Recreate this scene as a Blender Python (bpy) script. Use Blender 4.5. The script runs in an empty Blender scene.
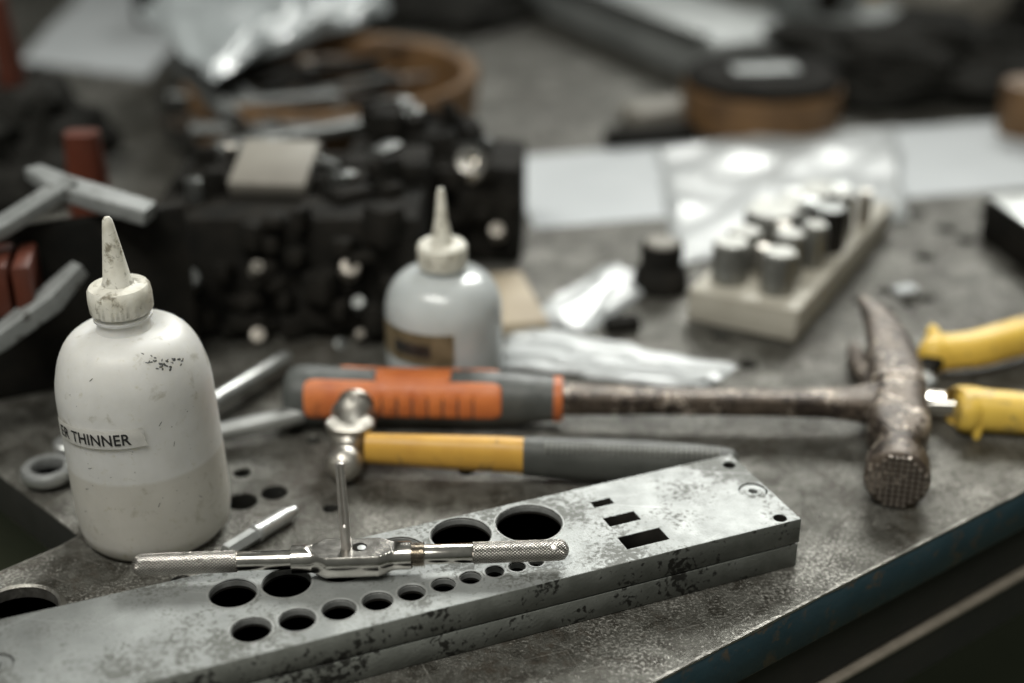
import bpy, bmesh, math, random
from mathutils import Vector, Matrix, noise
random.seed(7)
PI = math.pi
sc = bpy.context.scene
C = sc.collection
R = math.radians

# ------------------------------------------------------------------ camera
FPX, PITCH, CH = 1422.2, R(26), 0.36
cam = bpy.data.cameras.new('camera'); co = bpy.data.objects.new('camera', cam); C.objects.link(co)
co.location = (0, 0, CH); co.rotation_euler = (R(90) - PITCH, 0, 0)
cam.sensor_width = 36; cam.lens = 50; cam.clip_start = 0.02; cam.clip_end = 60
cam.dof.use_dof = True; cam.dof.focus_distance = 0.585; cam.dof.aperture_fstop = 2.9
sc.camera = co
CP, SP = math.cos(PITCH), math.sin(PITCH)

def ray(px, py):
    u = 341.5 - py
    return Vector((px - 512, FPX * CP + u * SP, -FPX * SP + u * CP))
def G(px, py, z=0.0):
    "point on the horizontal plane z seen at a picture position (used to survey the bench)"
    d = ray(px, py); t = (z - CH) / d.z
    return Vector((d.x * t, d.y * t, z))
def V(px, py, y):
    d = ray(px, py); t = y / d.y
    return Vector((d.x * t, y, CH + d.z * t))

# ------------------------------------------------------------------ materials
MATS = {}
def mat(name, c1, c2=None, scale=60, metallic=0.0, r=(0.4, 0.6), bump=0.0, bscale=None, spots=None,
        spot_scale=30, spot_amt=0.5, sss=0, coat=0, detail=8, ramp=(0.35, 0.65), transmission=0, alpha=1,
        fine=None, stretch=(1, 1, 1), spot_rough=None, dist=0.0, bdist=0.001, cloud=None, fine_cloud=None, spot_soft=0.06, scratch=None, spec=None):
    if name in MATS: return MATS[name]
    m = bpy.data.materials.new(name); m.use_nodes = True
    nt = m.node_tree; N = nt.nodes; L = nt.links
    b = N['Principled BSDF']
    tc = N.new('ShaderNodeTexCoord'); mp = N.new('ShaderNodeMapping'); L.new(tc.outputs['Object'], mp.inputs[0])
    mp.inputs['Scale'].default_value = stretch
    vec = mp.outputs[0]
    def nz(s, d=detail, rough=0.6, distortion=0.0):
        n = N.new('ShaderNodeTexNoise'); n.inputs['Scale'].default_value = s; n.inputs['Detail'].default_value = d
        n.inputs['Roughness'].default_value = rough; n.inputs['Distortion'].default_value = distortion
        L.new(vec, n.inputs['Vector']); return n
    n1 = nz(scale, distortion=dist)
    mr = N.new('ShaderNodeMapRange'); mr.inputs[1].default_value = ramp[0]; mr.inputs[2].default_value = ramp[1]
    L.new(n1.outputs['Fac'], mr.inputs[0])
    mix = N.new('ShaderNodeMix'); mix.data_type = 'RGBA'
    mix.inputs[6].default_value = (*c1, 1); mix.inputs[7].default_value = (*(c2 or c1), 1)
    L.new(mr.outputs[0], mix.inputs[0])
    col = mix.outputs[2]
    rr = N.new('ShaderNodeMapRange'); rr.inputs[3].default_value = r[0]; rr.inputs[4].default_value = r[1]
    n2 = nz(scale * 1.7); L.new(n2.outputs['Fac'], rr.inputs[0])
    rr.inputs[1].default_value = 0.3; rr.inputs[2].default_value = 0.7
    rough = rr.outputs[0]
    metal = None
    if fine:   # fine speckle: (colour, scale, threshold lo, hi)
        fc, fs, lo, hi = fine
        n4 = nz(fs, 4, 0.7); m4 = N.new('ShaderNodeMapRange'); m4.inputs[1].default_value = lo; m4.inputs[2].default_value = hi
        f4 = n4.outputs['Fac']
        if fine_cloud:
            nc = nz(fine_cloud[0], 5, 0.6); ma = N.new('ShaderNodeMath'); ma.operation = 'MULTIPLY_ADD'; L.new(nc.outputs['Fac'], ma.inputs[0])
            ma.inputs[1].default_value = fine_cloud[1]; L.new(f4, ma.inputs[2]); sb = N.new('ShaderNodeMath'); sb.operation = 'SUBTRACT'
            L.new(ma.outputs[0], sb.inputs[0]); sb.inputs[1].default_value = fine_cloud[1] / 2; f4 = sb.outputs[0]
        L.new(f4, m4.inputs[0])
        x = N.new('ShaderNodeMix'); x.data_type = 'RGBA'; L.new(m4.outputs[0], x.inputs[0]); L.new(col, x.inputs[6])
        x.inputs[7].default_value = (*fc, 1); col = x.outputs[2]
    if spots:
        n3 = nz(spot_scale, 10, 0.65, 0.4); m3 = N.new('ShaderNodeMapRange')
        m3.inputs[1].default_value = 1 - spot_amt - 0.03; m3.inputs[2].default_value = 1 - spot_amt + spot_soft
        f3 = n3.outputs['Fac']
        if cloud:
            nc = nz(cloud[0], 4, 0.55); ma = N.new('ShaderNodeMath'); ma.operation = 'MULTIPLY_ADD'; L.new(nc.outputs['Fac'], ma.inputs[0])
            ma.inputs[1].default_value = cloud[1]; L.new(f3, ma.inputs[2]); sb = N.new('ShaderNodeMath'); sb.operation = 'SUBTRACT'
            L.new(ma.outputs[0], sb.inputs[0]); sb.inputs[1].default_value = cloud[1] / 2; f3 = sb.outputs[0]
        L.new(f3, m3.inputs[0])
        x = N.new('ShaderNodeMix'); x.data_type = 'RGBA'; L.new(m3.outputs[0], x.inputs[0]); L.new(col, x.inputs[6])
        x.inputs[7].default_value = (*spots, 1); col = x.outputs[2]
        if spot_rough is not None:
            y = N.new('ShaderNodeMix'); y.data_type = 'FLOAT'; L.new(m3.outputs[0], y.inputs[0]); L.new(rough, y.inputs[2])
            y.inputs[3].default_value = spot_rough; rough = y.outputs[0]
            z = N.new('ShaderNodeMapRange'); z.inputs[3].default_value = metallic; z.inputs[4].default_value = metallic * 0.3
            L.new(m3.outputs[0], z.inputs[0]); metal = z.outputs[0]
    if scratch:   # (colour, strength): long fine directional scratches in three directions
        for k, (an, sx_, th_) in enumerate(((0.5, 900, .665), (1.15, 700, .68), (-0.35, 1100, .675))):
            m1 = N.new('ShaderNodeMapping'); m1.inputs['Rotation'].default_value = (0, 0, an); L.new(tc.outputs['Object'], m1.inputs[0])
            m2_ = N.new('ShaderNodeMapping'); m2_.inputs['Scale'].default_value = (14, sx_, 14); m2_.inputs['Location'].default_value = (k * 3.1, 0, 0); L.new(m1.outputs[0], m2_.inputs[0])
            ns = N.new('ShaderNodeTexNoise'); ns.inputs['Scale'].default_value = 1; ns.inputs['Detail'].default_value = 3; L.new(m2_.outputs[0], ns.inputs['Vector'])
            ms = N.new('ShaderNodeMapRange'); ms.inputs[1].default_value = th_; ms.inputs[2].default_value = th_ + .05; ms.inputs[4].default_value = scratch[1]; L.new(ns.outputs['Fac'], ms.inputs[0])
            x = N.new('ShaderNodeMix'); x.data_type = 'RGBA'; L.new(ms.outputs[0], x.inputs[0]); L.new(col, x.inputs[6]); x.inputs[7].default_value = (*scratch[0], 1); col = x.outputs[2]
    if spec is not None: b.inputs['Specular IOR Level'].default_value = spec
    L.new(col, b.inputs['Base Color']); L.new(rough, b.inputs['Roughness'])
    b.inputs['Metallic'].default_value = metallic
    if metal: L.new(metal, b.inputs['Metallic'])
    if bump:
        bn = nz(bscale or scale * 4, 6); bp = N.new('ShaderNodeBump'); bp.inputs['Strength'].default_value = bump
        bp.inputs['Distance'].default_value = bdist; L.new(bn.outputs['Fac'], bp.inputs['Height']); L.new(bp.outputs[0], b.inputs['Normal'])
    if sss:
        b.inputs['Subsurface Weight'].default_value = sss; b.inputs['Subsurface Radius'].default_value = (1, 0.95, 0.8)
        b.inputs['Subsurface Scale'].default_value = 0.018
    if coat: b.inputs['Coat Weight'].default_value = coat; b.inputs['Coat Roughness'].default_value = 0.2
    if transmission: b.inputs['Transmission Weight'].default_value = transmission
    if alpha < 1: b.inputs['Alpha'].default_value = alpha
    MATS[name] = m
    return m

BENCH = mat('bench_steel', (0.050, 0.046, 0.037), (0.142, 0.139, 0.122), 90, 0.55, (0.24, 0.54), 1.0, 800,
            spots=(0.050, 0.041, 0.030), spot_scale=190, spot_amt=0.42, cloud=(14, 0.9), spot_soft=.14, fine=((0.40, 0.39, 0.355), 650, 0.54, 0.68), fine_cloud=(25, .6),
            ramp=(0.38, 0.62), spot_rough=0.5, bdist=0.001, dist=0.8, scratch=((0.34, 0.33, 0.30), .55))
BLUE = mat('blue_edge_paint', (0.010, 0.026, 0.034), (0.014, 0.034, 0.043), 40, 0, (0.4, 0.6), 0.3, 300,
           spots=(0.045, 0.038, 0.028), spot_scale=110, spot_amt=0.42, fine=((0.07, 0.06, 0.045), 700, 0.66, 0.8))
BARE = mat('bare_edge_steel', (0.35, 0.34, 0.31), (0.2, 0.19, 0.17), 200, 0.8, (0.3, 0.5), 0.4, 600)
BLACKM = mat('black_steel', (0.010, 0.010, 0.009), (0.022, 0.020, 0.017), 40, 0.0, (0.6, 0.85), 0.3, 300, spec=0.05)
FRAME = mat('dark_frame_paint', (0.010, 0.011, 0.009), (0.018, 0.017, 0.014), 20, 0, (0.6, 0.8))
TANL = mat('worn_lip_metal', (0.16, 0.14, 0.11), (0.24, 0.21, 0.17), 60, 0.2, (0.5, 0.7))
FLOOR = mat('olive_floor', (0.15, 0.17, 0.105), (0.20, 0.22, 0.14), 6, 0, (0.6, 0.8), 0.2, 40)
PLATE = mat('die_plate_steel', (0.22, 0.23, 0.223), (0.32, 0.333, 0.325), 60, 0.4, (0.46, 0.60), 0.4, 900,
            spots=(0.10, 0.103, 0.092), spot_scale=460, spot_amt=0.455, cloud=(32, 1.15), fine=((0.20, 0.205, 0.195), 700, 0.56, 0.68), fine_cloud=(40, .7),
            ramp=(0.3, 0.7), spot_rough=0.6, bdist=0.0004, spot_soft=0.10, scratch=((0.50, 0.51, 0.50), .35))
PLATE2 = mat('die_plate_shaded_side', (0.16, 0.168, 0.15), (0.24, 0.25, 0.228), 90, 0.3, (0.4, 0.6), 0.5, 700,
             spots=(0.030, 0.030, 0.026), spot_scale=360, spot_amt=0.39, cloud=(45, 1.1), bdist=0.0006)  # darker copy of the plate steel, side shade put into its colour
CHROME = mat('bright_steel', (0.72, 0.69, 0.64), (0.60, 0.57, 0.53), 120, 1.0, (0.14, 0.26), 0.12, 900, bdist=0.0003,
             fine=((0.35, 0.31, 0.26), 420, 0.62, 0.8))
KNURL = mat('knurled_steel', (0.80, 0.76, 0.71), (0.68, 0.64, 0.59), 150, 1.0, (0.28, 0.42))
TAPM = mat('dark_ground_steel', (0.62, 0.59, 0.56), (0.50, 0.47, 0.44), 200, 0.85, (0.3, 0.42))
HDPE = mat('milky_polythene', (0.65, 0.64, 0.625), (0.57, 0.56, 0.54), 45, 0, (0.38, 0.5), 0.25, 160, sss=0.75,
           spots=(0.34, 0.32, 0.26), spot_scale=120, spot_amt=0.34, cloud=(30, .7), spot_soft=.18, fine=((0.52, 0.50, 0.43), 260, 0.6, 0.75), bdist=0.0005)
NOZ = mat('dirty_polythene', (0.70, 0.68, 0.60), (0.52, 0.49, 0.41), 110, 0, (0.4, 0.55), 0.3, 300, sss=0.2,
          spots=(0.24, 0.22, 0.17), spot_scale=320, spot_amt=0.43, cloud=(90, .8), spot_soft=.12, ramp=(0.45, 0.75))
CLEARP = mat('cloudy_plastic', (0.70, 0.73, 0.73), (0.58, 0.61, 0.61), 30, 0, (0.12, 0.25), 0.3, 50, transmission=0.3, sss=0.2)
INK = mat('black_ink', (0.02, 0.02, 0.02), None, 50, 0, (0.5, 0.6))
TAPE = mat('label_paper', (0.88, 0.87, 0.84), (0.82, 0.81, 0.77), 90, 0, (0.35, 0.45))
KRAFT = mat('brown_label', (0.36, 0.29, 0.18), (0.24, 0.19, 0.11), 120, 0, (0.5, 0.6), ramp=(0.4, 0.6))
RUST = mat('worn_hammer_steel', (0.055, 0.041, 0.031), (0.135, 0.105, 0.080), 85, 0.4, (0.36, 0.56), 1.0, 420,
           spots=(0.040, 0.030, 0.024), spot_scale=170, spot_amt=0.46, cloud=(45, .6), fine=((0.50, 0.43, 0.36), 420, 0.57, 0.66), fine_cloud=(60, .9), bdist=0.0006)
FACE = mat('dark_face_steel', (0.24, 0.21, 0.18), (0.34, 0.30, 0.26), 120, 0.8, (0.35, 0.5), 0.4, 400)
ORANGE = mat('orange_rubber', (0.62, 0.185, 0.050), (0.48, 0.125, 0.036), 70, 0, (0.4, 0.6), 0.4, 400, spots=(0.16, 0.05, 0.025), spot_scale=160, spot_amt=0.38, cloud=(50, .8), spot_soft=.15)
GREYR = mat('grey_rubber', (0.050, 0.054, 0.051), (0.085, 0.09, 0.085), 70, 0, (0.38, 0.6), 0.4, 400, spots=(0.15, 0.15, 0.14), spot_scale=180, spot_amt=0.34, cloud=(50, .7), spot_soft=.15)
GREYG = mat('grey_grip', (0.050, 0.052, 0.047), (0.075, 0.078, 0.070), 60, 0, (0.5, 0.65), 0.3, 500)
YELP = mat('yellow_fibre', (0.64, 0.36, 0.06), (0.54, 0.29, 0.05), 50, 0, (0.4, 0.55), spots=(0.20, 0.13, 0.05), spot_scale=150, spot_amt=0.42, cloud=(60, .7), spot_soft=.14)
YELG = mat('yellow_rubber', (0.80, 0.54, 0.09), (0.68, 0.44, 0.07), 40, 0, (0.45, 0.6), 0.2, 200, spots=(0.34, 0.24, 0.08), spot_scale=180, spot_amt=0.42, cloud=(50, .8), spot_soft=.16)
HEADS = mat('worn_bright_steel', (0.38, 0.36, 0.32), (0.56, 0.53, 0.48), 90, 0.9, (0.25, 0.42), 0.5, 300, spots=(0.16, 0.12, 0.09), spot_scale=130, spot_amt=0.36)
STEEL = mat('grey_tool_steel', (0.42, 0.43, 0.42), (0.56, 0.57, 0.56), 60, 0.75, (0.3, 0.45), 0.2, 300)
DSTEEL = mat('dark_tool_steel', (0.10, 0.105, 0.10), (0.20, 0.205, 0.20), 60, 0.7, (0.3, 0.5), 0.2, 300)
PAPER = mat('white_paper', (0.52, 0.545, 0.56), (0.46, 0.485, 0.50), 8, 0, (0.6, 0.7))
WOOD = mat('pale_wood', (0.46, 0.435, 0.37), (0.34, 0.315, 0.26), 25, 0, (0.5, 0.7), 0.2, 100, stretch=(1, 5, 5), spots=(0.16, 0.12, 0.07), spot_scale=30, spot_amt=0.33)
BROWN = mat('brown_leather', (0.20, 0.110, 0.045), (0.10, 0.055, 0.024), 35, 0, (0.5, 0.7), 0.3, 90)
TAN = mat('tan_card', (0.42, 0.35, 0.25), (0.34, 0.28, 0.2), 20, 0, (0.6, 0.7))
REDP = mat('red_plastic', (0.11, 0.026, 0.012), (0.07, 0.018, 0.009), 30, 0, (0.45, 0.6))
BRASS = mat('brass', (0.62, 0.45, 0.24), (0.5, 0.36, 0.2), 60, 1, (0.18, 0.28))
CLOTH = mat('black_cloth', (0.014, 0.014, 0.012), (0.030, 0.029, 0.026), 30, 0, (0.8, 0.95), 0.8, 120, bdist=0.004, spec=0.1)
GREYP = mat('grey_cast_metal', (0.22, 0.235, 0.23), (0.33, 0.345, 0.34), 14, 0.3, (0.4, 0.55), 0.2, 60)
PINK = mat('beige_block', (0.27, 0.255, 0.22), (0.20, 0.185, 0.16), 14, 0, (0.6, 0.7))
OCHRE = mat('ochre_plastic', (0.35, 0.21, 0.04), (0.28, 0.16, 0.03), 14, 0, (0.5, 0.7))
def film(name, base, a, rough):
    m = mat(name, base, tuple(c * .85 for c in base), 40, 0, rough, 0.25, 130)
    nt = m.node_tree; b = nt.nodes['Principled BSDF']
    b.inputs['Specular IOR Level'].default_value = 0.9; b.inputs['Coat Weight'].default_value = 0.35; b.inputs['Coat Roughness'].default_value = 0.16
    out = [n for n in nt.nodes if n.type == 'OUTPUT_MATERIAL'][0]
    t = nt.nodes.new('ShaderNodeBsdfTransparent'); x = nt.nodes.new('ShaderNodeMixShader'); x.inputs[0].default_value = a
    nt.links.new(t.outputs[0], x.inputs[1]); nt.links.new(b.outputs[0], x.inputs[2]); nt.links.new(x.outputs[0], out.inputs['Surface'])
    return m
FILM = film('plastic_film', (0.58, 0.605, 0.61), 0.78, (0.36, 0.46))
FILM2 = film('silvery_film', (0.46, 0.50, 0.51), 0.85, (0.42, 0.52))

def add_knurl(m, pitch, n):
    "two crossing families of cut grooves round a rod lying along X"
    nt = m.node_tree; N = nt.nodes; L = nt.links; b = N['Principled BSDF']
    def M(op, a, c=None, d=None):
        x = N.new('ShaderNodeMath'); x.operation = op
        for i, v in enumerate((a, c, d)):
            if v is None: continue
            if isinstance(v, (int, float)): x.inputs[i].default_value = v
            else: L.new(v, x.inputs[i])
        return x.outputs[0]
    tc = N.new('ShaderNodeTexCoord'); sp = N.new('ShaderNodeSeparateXYZ'); L.new(tc.outputs['Object'], sp.inputs[0])
    an = M('MULTIPLY', M('ARCTAN2', sp.outputs['Z'], sp.outputs['Y']), n / 2.0); xx = M('MULTIPLY', sp.outputs['X'], PI / pitch)
    g1 = M('ABSOLUTE', M('SINE', M('ADD', xx, an))); g2 = M('ABSOLUTE', M('SINE', M('SUBTRACT', xx, an)))
    h = M('MINIMUM', g1, g2); mr = N.new('ShaderNodeMapRange'); mr.inputs[1].default_value = 0.20; mr.inputs[2].default_value = 0.55; L.new(h, mr.inputs[0])
    src = b.inputs['Base Color'].links[0].from_socket; x = N.new('ShaderNodeMix'); x.data_type = 'RGBA'; L.new(mr.outputs[0], x.inputs[0])
    x.inputs[6].default_value = (0.03, 0.025, 0.02, 1); L.new(src, x.inputs[7]); L.new(x.outputs[2], b.inputs['Base Color'])
    bp = N.new('ShaderNodeBump'); bp.inputs['Strength'].default_value = 0.8; bp.inputs['Distance'].default_value = 0.0004; L.new(h, bp.inputs['Height']); L.new(bp.outputs[0], b.inputs['Normal'])
add_knurl(KNURL, 0.00150, 22)
# milky bottle: the liquid inside shows as a slightly warmer, denser lower half with a thin rim at its surface
def add_liquid_level(m, z0):
    nt = m.node_tree; N = nt.nodes; L = nt.links; b = N['Principled BSDF']
    src = b.inputs['Base Color'].links[0].from_socket
    tc = N.new('ShaderNodeTexCoord'); s = N.new('ShaderNodeSeparateXYZ'); L.new(tc.outputs['Object'], s.inputs[0])
    r1 = N.new('ShaderNodeMapRange'); r1.inputs[1].default_value = z0 - 0.0006; r1.inputs[2].default_value = z0 + 0.0012
    L.new(s.outputs['Z'], r1.inputs[0])
    x = N.new('ShaderNodeMix'); x.data_type = 'RGBA'; x.blend_type = 'MULTIPLY'; x.inputs[0].default_value = 1
    tint = N.new('ShaderNodeMix'); tint.data_type = 'RGBA'; L.new(r1.outputs[0], tint.inputs[0])
    tint.inputs[6].default_value = (0.88, 0.865, 0.81, 1); tint.inputs[7].default_value = (1.03, 1.04, 1.03, 1)
    L.new(src, x.inputs[6]); L.new(tint.outputs[2], x.inputs[7]); L.new(x.outputs[2], b.inputs['Base Color'])
add_liquid_level(HDPE, 0.041)

# ------------------------------------------------------------------ helpers
def obj(name, bm, m, parent=None, smooth=True, loc=None):
    if isinstance(bm, bmesh.types.BMesh):
        me = bpy.data.meshes.new(name); bm.normal_update(); bm.to_mesh(me); bm.free()
    else: me = bm
    me.name = name
    for x in (m if isinstance(m, (list, tuple)) else [m]): me.materials.append(x)
    if smooth:
        me.shade_smooth(); me.set_sharp_from_angle(angle=R(38))
    o = bpy.data.objects.new(name, me); C.objects.link(o)
    if parent: o.parent = parent
    if loc is not None: o.location = loc
    return o
def tag(o, label, cat, group=None):
    o['label'] = label; o['category'] = cat
    if group: o['group'] = group
    return o
def thing(name, label, cat, loc=(0, 0, 0), rz=0, group=None):
    o = bpy.data.objects.new(name, None); C.objects.link(o); o.location = loc; o.rotation_euler = (0, 0, rz)
    o.empty_display_size = 0.01
    return tag(o, label, cat, group)
def struct(o): o['kind'] = 'structure'; return o
def BM(): return bmesh.new()
def box(bm, c, s, rot=None, bev=0.0, seg=2):
    M = Matrix.Translation(Vector(c))
    if rot is not None:
        M = M @ (rot if isinstance(rot, Matrix) else Matrix.Rotation(rot, 4, 'Z'))
    M = M @ Matrix.Diagonal((s[0], s[1], s[2], 1))
    r = bmesh.ops.create_cube(bm, size=1, matrix=M)
    if bev:
        es = list({e for v in r['verts'] for e in v.link_edges})
        bmesh.ops.bevel(bm, geom=es, offset=bev, segments=seg, profile=0.5, affect='EDGES')
    return bm
def lathe(bm, prof, seg=48, M=Matrix.Identity(4), mod=None):
    rings = []
    for r, z in prof:
        if r < 1e-6: rings.append([bm.verts.new(M @ Vector((0, 0, z)))])
        else:
            rings.append([bm.verts.new(M @ Vector(((r * (mod(i / seg * 2 * PI, z) if mod else 1)) * math.cos(i / seg * 2 * PI),
                          (r * (mod(i / seg * 2 * PI, z) if mod else 1)) * math.sin(i / seg * 2 * PI), z))) for i in range(seg)])
    for a, b in zip(rings, rings[1:]):
        for i in range(seg):
            j = (i + 1) % seg
            if len(a) == 1 and len(b) == 1: break
            if len(a) == 1: bm.faces.new((a[0], b[j], b[i])) if False else bm.faces.new((a[0], b[i], b[j]))
            elif len(b) == 1: bm.faces.new((a[i], a[j], b[0]))
            else: bm.faces.new((a[i], a[j], b[j], b[i]))
    for rg in (rings[0], rings[-1]):
        if len(rg) > 1: bm.faces.new(rg)
    bmesh.ops.recalc_face_normals(bm, faces=bm.faces[:])
    return bm
def sgn(x): return -1 if x < 0 else 1
def loft(bm, secs, seg=24, cap=True, post=None):
    "secs: (centre, U, V, a, b, exponent)"
    rings = []
    for c, U, W, a, b, n in secs:
        rg = []
        for i in range(seg):
            t = i / seg * 2 * PI; ct, st = math.cos(t), math.sin(t)
            x = sgn(ct) * abs(ct) ** (2 / n) * a; y = sgn(st) * abs(st) ** (2 / n) * b
            p = Vector(c) + U * x + W * y
            if post: p = post(p)
            rg.append(bm.verts.new(p))
        rings.append(rg)
    for A, B in zip(rings, rings[1:]):
        for i in range(seg):
            j = (i + 1) % seg; bm.faces.new((A[i], A[j], B[j], B[i]))
    if cap: bm.faces.new(rings[0]); bm.faces.new(rings[-1])
    bmesh.ops.recalc_face_normals(bm, faces=bm.faces[:])
    return bm
def path(bm, pts, radii, n=2, seg=20, up=Vector((0, 0, 1)), cap=True, post=None):
    "radii: (across, vertical) per point; smooth sweep"
    secs = []; pts = [Vector(p) for p in pts]
    for i, p in enumerate(pts):
        T = (pts[min(i + 1, len(pts) - 1)] - pts[max(i - 1, 0)]).normalized()
        U = T.cross(up).normalized(); W = U.cross(T).normalized()
        r = radii[i] if isinstance(radii, list) else radii
        if not isinstance(r, tuple): r = (r, r)
        nn = n[i] if isinstance(n, list) else n
        secs.append((p, U, W, r[0], r[1], nn))
    return loft(bm, secs, seg, cap, post)
def dense(keys, k=8):
    "Catmull-Rom through rows of numbers"
    out = []
    for i in range(len(keys) - 1):
        p0 = keys[max(i - 1, 0)]; p1 = keys[i]; p2 = keys[i + 1]; p3 = keys[min(i + 2, len(keys) - 1)]
        for q in range(k):
            t = q / k
            out.append(tuple(0.5 * (2 * b + (c - a) * t + (2 * a - 5 * b + 4 * c - d) * t * t + (3 * b - a - 3 * c + d) * t ** 3)
                       for a, b, c, d in zip(p0, p1, p2, p3)))
    out.append(tuple(keys[-1])); return out
def circ(c, r, n=40, a0=0): return [(c[0] + r * math.cos(a0 + i / n * 2 * PI), c[1] + r * math.sin(a0 + i / n * 2 * PI)) for i in range(n)]
def plate(outline, holes, z0, z1, bev=0.0):
    "solid plate cut with holes: a filled 2D curve, extruded and turned into a mesh"
    cu = bpy.data.curves.new('plate', 'CURVE'); cu.dimensions = '2D'; cu.fill_mode = 'BOTH'
    cu.extrude = (z1 - z0) / 2 - bev; cu.bevel_depth = bev; cu.bevel_resolution = 1; cu.offset = -bev
    for lp in [outline] + holes:
        s = cu.splines.new('POLY'); s.points.add(len(lp) - 1); s.use_cyclic_u = True
        for p, q in zip(s.points, lp): p.co = (q[0], q[1], 0, 1)
    o = bpy.data.objects.new('plate', cu); C.objects.link(o)
    dg = bpy.context.evaluated_depsgraph_get()
    me = bpy.data.meshes.new_from_object(o.evaluated_get(dg))
    bpy.data.objects.remove(o); bpy.data.curves.remove(cu)
    me.transform(Matrix.Translation((0, 0, (z0 + z1) / 2)))
    me.materials.clear()
    return me
def side_slots(me, lim=0.5):
    for p in me.polygons: p.material_index = 0 if abs(p.normal.z) > lim else 1
def align(d, roll=0):
    "matrix turning +Z to direction d"
    return Vector(d).to_track_quat('Z', 'Y').to_matrix().to_4x4()
def fillet(poly, idx, r, n=6):
    out = []
    for i, p in enumerate(poly):
        if i not in idx: out.append(p); continue
        a = Vector(poly[i - 1]); b = Vector(p); c = Vector(poly[(i + 1) % len(poly)])
        p1 = b + (a - b).normalized() * r; p2 = b + (c - b).normalized() * r
        for k in range(n + 1):
            t = k / n; q = p1 * (1 - t) ** 2 + b * 2 * t * (1 - t) + p2 * t * t; out.append((q.x, q.y))
    return out

# ------------------------------------------------------------------ floor and workbench
fl = BM(); box(fl, (0, 1.5, -0.86), (12, 12, 0.02)); struct(obj('floor', fl, FLOOR, smooth=False))
bench = thing('workbench', 'large mottled grey steel workbench top with drilled holes and a blue painted edge', 'workbench', (0, 0, 0))
out = [(-0.5, 0.028), (1.6, 1.578), (1.6, 2.6), (-1.7, 2.6), (-1.7, 2.0427), (-0.1946, 0.5372), (-0.5, 0.232)]
out = fillet(out, [5], 0.004)
holes_px = [(242, 501.5, 28), (274, 492.5, 24), (242, 472.5, 15), (295.5, 431, 13), (313, 440, 11), (330.5, 508, 14), (181, 580, 18),
            (16, 614, 82), (466, 471, 14), (925, 257, 14), (884, 291, 11), (861, 300, 11), (909, 303, 11), (926, 298, 11), (885, 312, 12),
            (916, 213, 15), (945, 229, 13), (966, 240, 13), (720, 336, 11), (748, 364, 12), (988, 212, 12), (690, 410, 11), (840, 232, 11)]
hl = []
for px, py, w in holes_px:
    p = G(px, py); dep = p.y * CP + CH * SP; hl.append(circ((p.x, p.y), (w + (7 if px > 650 else 2)) * dep / FPX / 2, 36))
me = plate(out, hl, -0.024, 0.0, 0.0005)
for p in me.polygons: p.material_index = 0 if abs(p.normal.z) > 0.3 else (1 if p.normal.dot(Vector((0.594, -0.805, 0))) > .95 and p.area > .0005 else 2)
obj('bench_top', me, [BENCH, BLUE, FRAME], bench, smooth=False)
sm = BM(); path(sm, [G(62, 546, .0), G(79, 537, .0003), G(85, 529, .0003), G(88, 510, .0002), G(120, 480, 0)], [(.0004, .0004), (.0007, .0006), (.0007, .0006), (.0006, .0005), (.0003, .0003)])
obj('seam_edge', sm, BARE, bench)
sm = BM(); path(sm, [G(-60, 597, -.0002), G(0, 572.5, -.0001), G(62, 546.5, 0)], [(.0005, .0005)] * 3); obj('worn_edge', sm, BARE, bench)
# raised rim round the big hole, like a pressed collar
p = G(16, 614); rr_ = 82 * (p.y * CP + CH * SP) / FPX / 2
rb = BM(); lathe(rb, [(rr_ + .0002, -.004), (rr_ + .0002, .0012), (rr_ + .0012, .0022), (rr_ + .0026, .0012), (rr_ + .0036, .0002), (rr_ + .0036, -.004)], 64)
o = obj('hole_collar', rb, BARE, bench, loc=(p.x, p.y, 0))
# worn bare line along the top of the blue edge
e = BM(); d = Vector((1.6 + 0.5, 1.578 - 0.028, 0)); L_ = d.length; d.normalize(); ang = math.atan2(d.y, d.x); nrm = Vector((-d.y, d.x, 0))
mid = Vector((0.55, 0.803, 0))
n_ = 700
rows = []
for i in range(n_ + 1):
    q = Vector((-0.5, 0.028, 0)) + d * (L_ * i / n_)
    w = 0.0006 + 0.0007 * max(0, noise.noise(q * 90) + 0.35) ; 
    rows.append([e.verts.new(q - nrm * 0.00025 + Vector((0, 0, -0.0004 - w))), e.verts.new(q - nrm * 0.00025 + Vector((0, 0, -0.0001))),
                 e.verts.new(q + nrm * w * 0.9 + Vector((0, 0, 0.00022)))])
for a, b in zip(rows, rows[1:]):
    for k in range(2): e.faces.new((a[k], b[k], b[k + 1], a[k + 1]))
obj('worn_edge', e, BARE, bench)
# apron and drawer lip below the top
e = BM(); box(e, tuple(mid + nrm * 0.016 + Vector((0, 0, -0.040))), (L_, 0.02, 0.0315), ang); obj('apron', e, FRAME, bench, smooth=False)
e = BM(); box(e, tuple(mid + nrm * 0.006 + Vector((0, 0, -0.0590))), (L_, 0.008, 0.003), ang, 0.001); obj('drawer_lip', e, TANL, bench)
e = BM(); box(e, tuple(mid + nrm * 0.016 + Vector((0, 0, -0.072))), (L_, 0.026, 0.0228), ang); obj('drawer_front', e, FRAME, bench, smooth=False)
e = BM(); q = G(878, 677, -0.075); box(e, (q.x, q.y, -0.068), (0.003, 0.006, 0.012), ang, 0.0005); obj('catch', e, OCHRE, bench)
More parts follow.
